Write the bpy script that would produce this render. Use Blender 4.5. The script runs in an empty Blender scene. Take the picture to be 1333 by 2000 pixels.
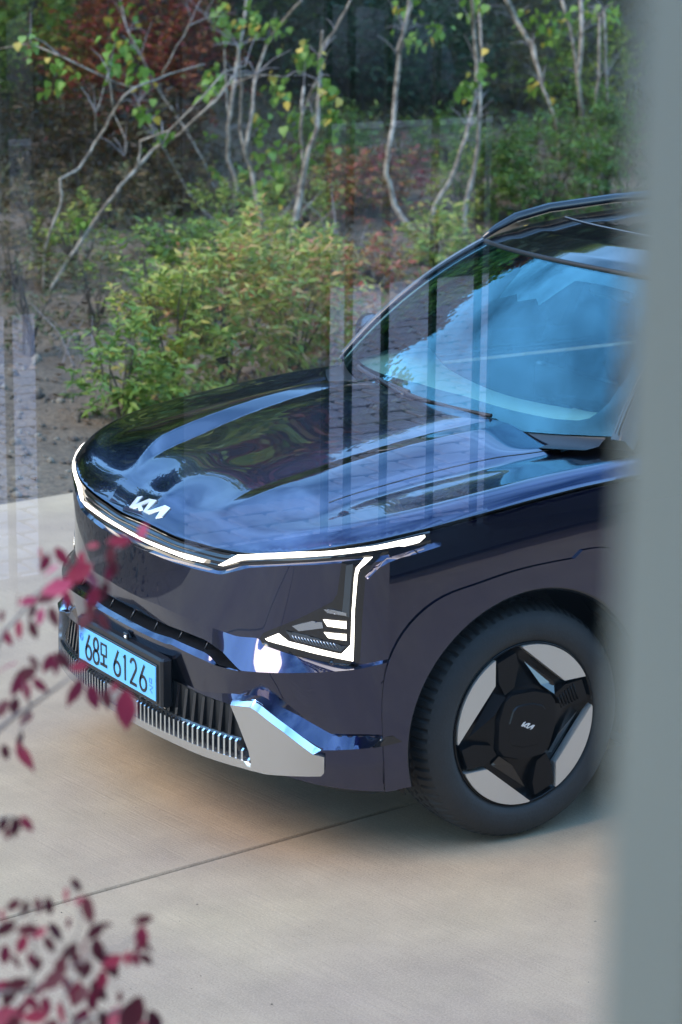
import bpy, math, random
import numpy as np
from mathutils import Vector, Matrix
from mathutils.geometry import delaunay_2d_cdt
R = math.radians
rnd = random.Random(7); rng = np.random.default_rng(7)
sc = bpy.context.scene
COL = sc.collection
# ---------------------------------------------------------------- camera, sky, sun, exposure
cam_d = bpy.data.cameras.new('camera'); cam = bpy.data.objects.new('camera', cam_d); COL.objects.link(cam)
CAMLOC = Vector((4.39251708, 6.8378544, 2.84993584)); YAW, PITCH, ROLL, FPX = R(-122.11646771812359), R(13.91452509), R(.57574058), 5003.373
fw = Vector((math.cos(PITCH)*math.cos(YAW), math.cos(PITCH)*math.sin(YAW), -math.sin(PITCH)))
rt = fw.cross(Vector((0, 0, 1))).normalized(); up = rt.cross(fw)
r2 = rt*math.cos(ROLL)+up*math.sin(ROLL); u2 = -rt*math.sin(ROLL)+up*math.cos(ROLL)
cam.matrix_world = Matrix(((r2.x, u2.x, -fw.x, CAMLOC.x), (r2.y, u2.y, -fw.y, CAMLOC.y), (r2.z, u2.z, -fw.z, CAMLOC.z), (0, 0, 0, 1)))
cam_d.sensor_fit = 'VERTICAL'; cam_d.sensor_height = 36; cam_d.lens = FPX*36/2000
cam_d.clip_start = .05; cam_d.clip_end = 600
cam_d.dof.use_dof = True; cam_d.dof.focus_distance = 7.6; cam_d.dof.aperture_fstop = 4.6
sc.camera = cam
SUN_EL, SUN_AZ = R(44), R(-4)      # azimuth measured from +X towards +Y
w = bpy.data.worlds.new("World"); sc.world = w; w.use_nodes = True
nt = w.node_tree; nt.nodes.clear()
wo = nt.nodes.new('ShaderNodeOutputWorld'); bg = nt.nodes.new('ShaderNodeBackground'); bg.inputs[1].default_value = .15
sky = nt.nodes.new('ShaderNodeTexSky'); sky.sky_type = 'NISHITA'; sky.sun_disc = False
sky.sun_elevation = SUN_EL; sky.sun_rotation = R(90)-SUN_AZ; sky.air_density = 1.3; sky.dust_density = .3; sky.ozone_density = 4.0
tc = nt.nodes.new('ShaderNodeTexCoord'); mp = nt.nodes.new('ShaderNodeMapping'); mp.inputs['Scale'].default_value = (1, 1, 2.4)
cn = nt.nodes.new('ShaderNodeTexNoise'); cn.inputs['Scale'].default_value = 1.9; cn.inputs['Detail'].default_value = 7; cn.inputs['Roughness'].default_value = .55
cr = nt.nodes.new('ShaderNodeValToRGB'); cr.color_ramp.elements[0].position = .36; cr.color_ramp.elements[1].position = .72
mx = nt.nodes.new('ShaderNodeMixRGB'); mx.inputs[2].default_value = (9.5, 15.0, 26.0, 1)
sc_ = nt.nodes.new('ShaderNodeMath'); sc_.operation = 'MULTIPLY'; sc_.inputs[1].default_value = .55
nt.links.new(tc.outputs['Generated'], mp.inputs[0]); nt.links.new(mp.outputs[0], cn.inputs[0]); nt.links.new(cn.outputs['Fac'], cr.inputs[0])
nt.links.new(cr.outputs[0], sc_.inputs[0]); nt.links.new(sc_.outputs[0], mx.inputs[0]); nt.links.new(sky.outputs[0], mx.inputs[1])
hs = nt.nodes.new('ShaderNodeHueSaturation'); hs.inputs['Saturation'].default_value = 1.3; nt.links.new(mx.outputs[0], hs.inputs['Color']); nt.links.new(hs.outputs[0], bg.inputs[0]); nt.links.new(bg.outputs[0], wo.inputs[0])
sd = bpy.data.lights.new('sun', 'SUN'); sd.energy = 1.2; sd.angle = R(32); sd.color = (1, .84, .68)
so = bpy.data.objects.new('sun', sd); COL.objects.link(so)
sv = Vector((math.cos(SUN_EL)*math.cos(SUN_AZ), math.cos(SUN_EL)*math.sin(SUN_AZ), math.sin(SUN_EL)))
so.rotation_euler = sv.to_track_quat('Z', 'Y').to_euler(); so.location = sv*30
sc.view_settings.view_transform = 'Standard'; sc.view_settings.look = 'None'; sc.view_settings.gamma = 1
sc.view_settings.exposure = 1.6; sc.view_settings.use_curve_mapping = False
sc.view_settings.use_white_balance = True; sc.view_settings.white_balance_temperature = 8200; sc.view_settings.white_balance_tint = 10
sc.cycles.max_bounces = 8; sc.cycles.transparent_max_bounces = 12; sc.cycles.glossy_bounces = 5
sc.cycles.use_denoising = True
# ---------------------------------------------------------------- body surface functions
def spline(P,n=600,c0=None):
    P=np.array(P,float);t=np.r_[0,np.cumsum(np.sqrt((np.diff(P,axis=0)**2).sum(1)))]
    N=len(t);h=np.diff(t);tt=np.linspace(0,t[-1],n);out=[]
    for k in range(P.shape[1]):
        y=P[:,k];A=np.zeros((N,N));b=np.zeros(N)
        if c0 is not None:A[0,0]=1;b[0]=c0[k]
        else:A[0,0]=2;A[0,1]=1;b[0]=3*(y[1]-y[0])/h[0]
        A[-1,-1]=2;A[-1,-2]=1;b[-1]=3*(y[-1]-y[-2])/h[-1]
        for i in range(1,N-1):
            A[i,i-1]=1/h[i-1];A[i,i]=2*(1/h[i-1]+1/h[i]);A[i,i+1]=1/h[i]
            b[i]=3*((y[i]-y[i-1])/h[i-1]**2+(y[i+1]-y[i])/h[i]**2)
        m=np.linalg.solve(A,b);i=np.clip(np.searchsorted(t,tt)-1,0,N-2);u=(tt-t[i])/h[i]
        out.append((2*u**3-3*u**2+1)*y[i]+(u**3-2*u**2+u)*h[i]*m[i]+(-2*u**3+3*u**2)*y[i+1]+(u**3-u**2)*h[i]*m[i+1])
    return np.stack(out,-1)
PLAN=spline([(.90,0),(.885,.28),(.845,.5),(.775,.68),(.665,.81),(.52,.89),(.33,.925),(.05,.9375),(-.5,.9375),(-1.5,.9375),(-2.9,.92)],1600,(0,1))
_d=np.gradient(PLAN,axis=0);NRM=np.stack([_d[:,1],-_d[:,0]],-1);NRM/=np.sqrt((NRM**2).sum(1))[:,None]
ARC=np.r_[0,np.cumsum(np.sqrt((np.diff(PLAN,axis=0)**2).sum(1)))]
def pt(s,z,D):
    s=np.asarray(s,float);a=np.abs(s);sg=np.where(s<0,-1.,1.)
    x=np.interp(a,ARC,PLAN[:,0])+D*np.interp(a,ARC,NRM[:,0])
    y=np.interp(a,ARC,PLAN[:,1])+D*np.interp(a,ARC,NRM[:,1])
    return np.stack(np.broadcast_arrays(x,sg*y,z),-1)
# windscreen: u in -1..1 across, v 0 base .. 1 header
_WB=spline([(-.20,0,1.165),(-.222,.25,1.170),(-.275,.5,1.182),(-.355,.70,1.199),(-.42,.80,1.206)],200,(0,1,0))
_WT=spline([(-.72,0,1.615),(-.745,.22,1.611),(-.80,.42,1.603),(-.88,.62,1.592)],200,(0,1,0))
def wpt(u,v,D=0.):
    u=np.asarray(u,float);v=np.asarray(v,float);a=np.abs(u);sg=np.where(u<0,-1.,1.);q=np.linspace(0,1,200)
    B=[np.interp(a,q,_WB[:,k]) for k in range(3)];T=[np.interp(a,q,_WT[:,k]) for k in range(3)]
    b=4*v*(1-v)*.035+D
    x=B[0]+(T[0]-B[0])*v+b*.64;y=sg*(B[1]+(T[1]-B[1])*v);z=B[2]+(T[2]-B[2])*v+b*.76
    return np.stack(np.broadcast_arrays(x,y,z),-1)
def vedge(x,y): return -(y-(-3.77+.125*x))*.992
_TV=np.array([(-50,0),(0,-.02),(.15,.0),(.6,.05),(2,.12),(5,.3),(7,.5),(8.5,.9),(10,1.7),(13,3.4),(18,6.2),(30,12.),(60,22),(200,40)],float)
def terrain(x,y):
    v=vedge(x,y);h=np.interp(v,_TV[:,0],_TV[:,1])
    h=h+.06*np.sin(x*1.3+y*.7)*np.clip(v/3,0,1)+.25*np.sin(x*.37+1)*np.sin(y*.31)*np.clip((v-4)/6,0,1)
    return h

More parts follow.
